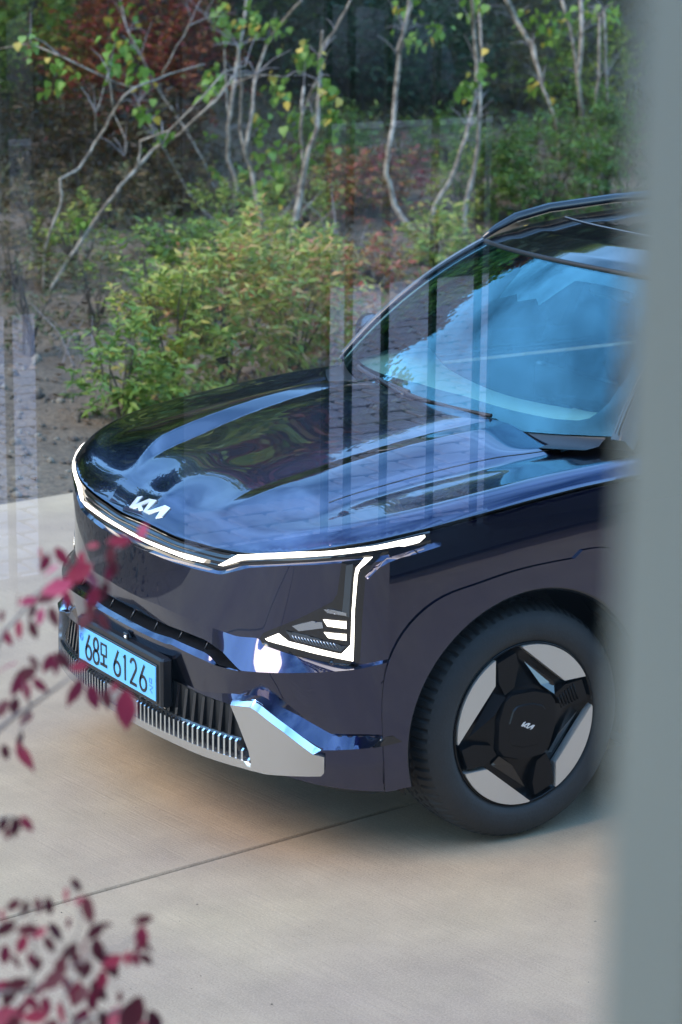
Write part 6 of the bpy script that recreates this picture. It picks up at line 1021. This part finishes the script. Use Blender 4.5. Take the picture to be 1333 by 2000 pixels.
# paved terrace, wall and rocks behind the building
pv = empty('terrace_base', (0, 0, 0)) if False else None
M['paver'] = pbr('grey_paver', (.42, .42, .50), .8, noise=.2, nscale=4); M['joint'] = pbr('joint_sand', (.05, .05, .05), .9)
mb = MB(); mb.box((0, RY+10, 1.14), (40, 19.8, .1)); ter = mb.build('terrace', M['joint'], smooth=False); tag(ter, kind='structure')
pm = None; cnt = 0
rest = MB()
for j in range(31):
    y = RY+.10+j*.118; yv = 2*6.2161-y; x0 = 4.392-.712*(6.838-yv)-.06; x1 = 4.392-.617*(6.838-yv)+.06; i0 = int(math.floor(x0/.118)); 
    for i in range(-30, 26):
        x = i*.118+(.059 if j % 2 else 0); z_ = 1.197+rnd.uniform(-.0015, .0015)
        if i0 <= i and x < x1:
            if pm is None:
                q = MB(); q.box((0, 0, 0), (.103, .103, .03), .003); o = q.build('paver', M['paver'], ter, smooth=False); pm = o.data
            else: o = link('paver', pm, ter)
            o.location = (x, y, z_)
        else: rest.box((x, y, z_), (.103, .103, .03), .003)
o = rest.build('paver_field', M['paver'], ter, smooth=False); o['kind'] = 'stuff'
hb = empty('hedge', (0, RY+7.5, 1.2)); tag(hb, 'tall dark hedge closing the terrace, seen only mirrored in the glass', 'hedge')
hn = 9000; hp = np.stack([rng.uniform(-6, 6, hn), rng.normal(0, .25, hn), rng.uniform(0, 4.5, hn)], -1); W_h, F_h = scatter_leaves(hp, rng.normal(0, 1, (hn, 3)), rng.uniform(.15, .3, hn)); o = obj('foliage', W_h, F_h, M['leaf_dark'], hb, smooth=False); o['kind'] = 'stuff'
mb = MB(); [mb.tube([(x, .1, 0), (x, .1, 4)], .06, 6) for x in ()]
for x in np.arange(-5.5, 6, 1.): q = MB(); q.tube([(x, 0, 0), (x+.1, .05, 4.2)], [.07, .03], 6); q.build('stem', M['bark_dark'], hb)
q = MB(); q.box((0, .35, 2.2), (12, .3, 4.4)); q.build('hedge_core', M['bark_dark'], hb, smooth=False)
blk('retaining_wall', (0, RY+3.85, 1.5), (40, .24, .7), pbr('grey_stone_wall', (.16, .16, .16), .9, noise=.3, nscale=6), 'low grey stone wall mirrored in the window behind the terrace', 'wall')
for i, (x, s, lb) in enumerate(((1.6, .45, 'large dark boulder mirrored in the glass above the car roof'), (.5, .38, 'smaller dark boulder mirrored right of the large one'), (2.6, .3, 'grey boulder mirrored at the left edge of the glass'))):
    G = [[(s*1.4*math.sin(th)*math.cos(a)*(1+.12*math.sin(2*a+i)), s*math.sin(th)*math.sin(a), s*.8*math.cos(th)) for a in [2*math.pi*k/18 for k in range(18)]] for th in [math.pi*k/10 for k in range(11)]]
    mb = MB(); mb.grid(G, close_v=True); o = mb.build('boulder', pbr('boulder_rock', (.05, .05, .055), .9, noise=.4, nscale=5, bump=.6, bscale=8)); o.location = (x-2.2, RY+4.6, 2.0); tag(o, lb, 'boulder')
# ================================================================= RED SHRUB in the foreground
rs = empty('red_shrub', (3.1, 4.6, 0)); tag(rs, 'crimson-leaved shrub outside the window at lower left, close to the camera and out of focus', 'shrub')
ro = Vector((3.1, 4.6, 0))
for i, b in enumerate(TAB['redstem']):
    P = [Vector(p[:3])-ro for p in b]; rr = [p[3] for p in b]; mb = MB(); mb.tube(P, rr, 7); mb.build('branch', M['twig'], rs)
lowp = Vector(TAB['redstem'][-2][0][:3])-ro
q_ = Vector(TAB['redstem'][11][-1][:3])-ro
mb = MB(); mb.tube([Vector((q_.x+.05, q_.y+.05, 0)), Vector((q_.x+.02, q_.y+.02, q_.z*.5)), q_], [.03, .024, .014], 8); mb.build('trunk', M['twig'], rs)
for (x, y, z, s, a) in TAB['red']:
    m_ = rnd.choice(['leaf_r']*4+['leaf_m']*(3 if z > 1.75 else 8)+(['leaf_p']*1 if z > 1.8 else []))
    o = bpy.data.objects.new('leaf', leafmesh('lance', m_)); COL.objects.link(o); o.parent = rs
    # hang down in the view plane, tilted by a degrees
    dn = (-Vector((0, 0, 1))*math.cos(R(a))+Vector((-rt.x, -rt.y, 0))*math.sin(R(a))).normalized()
    nrm = (Vector((.5, .8, .3))+Vector((rnd.gauss(0, .45), rnd.gauss(0, .45), rnd.gauss(0, .3)))).normalized(); xa = dn.cross(nrm).normalized(); za = xa.cross(dn)
    Mx = Matrix(((xa.x, dn.x, za.x, 0), (xa.y, dn.y, za.y, 0), (xa.z, dn.z, za.z, 0), (0, 0, 0, 1)))
    o.matrix_local = Matrix.Translation(Vector((x, y, z))-ro-dn*s*.5) @ Mx @ Matrix.Diagonal((s*1.3, s*1.4, s*1.3, 1))
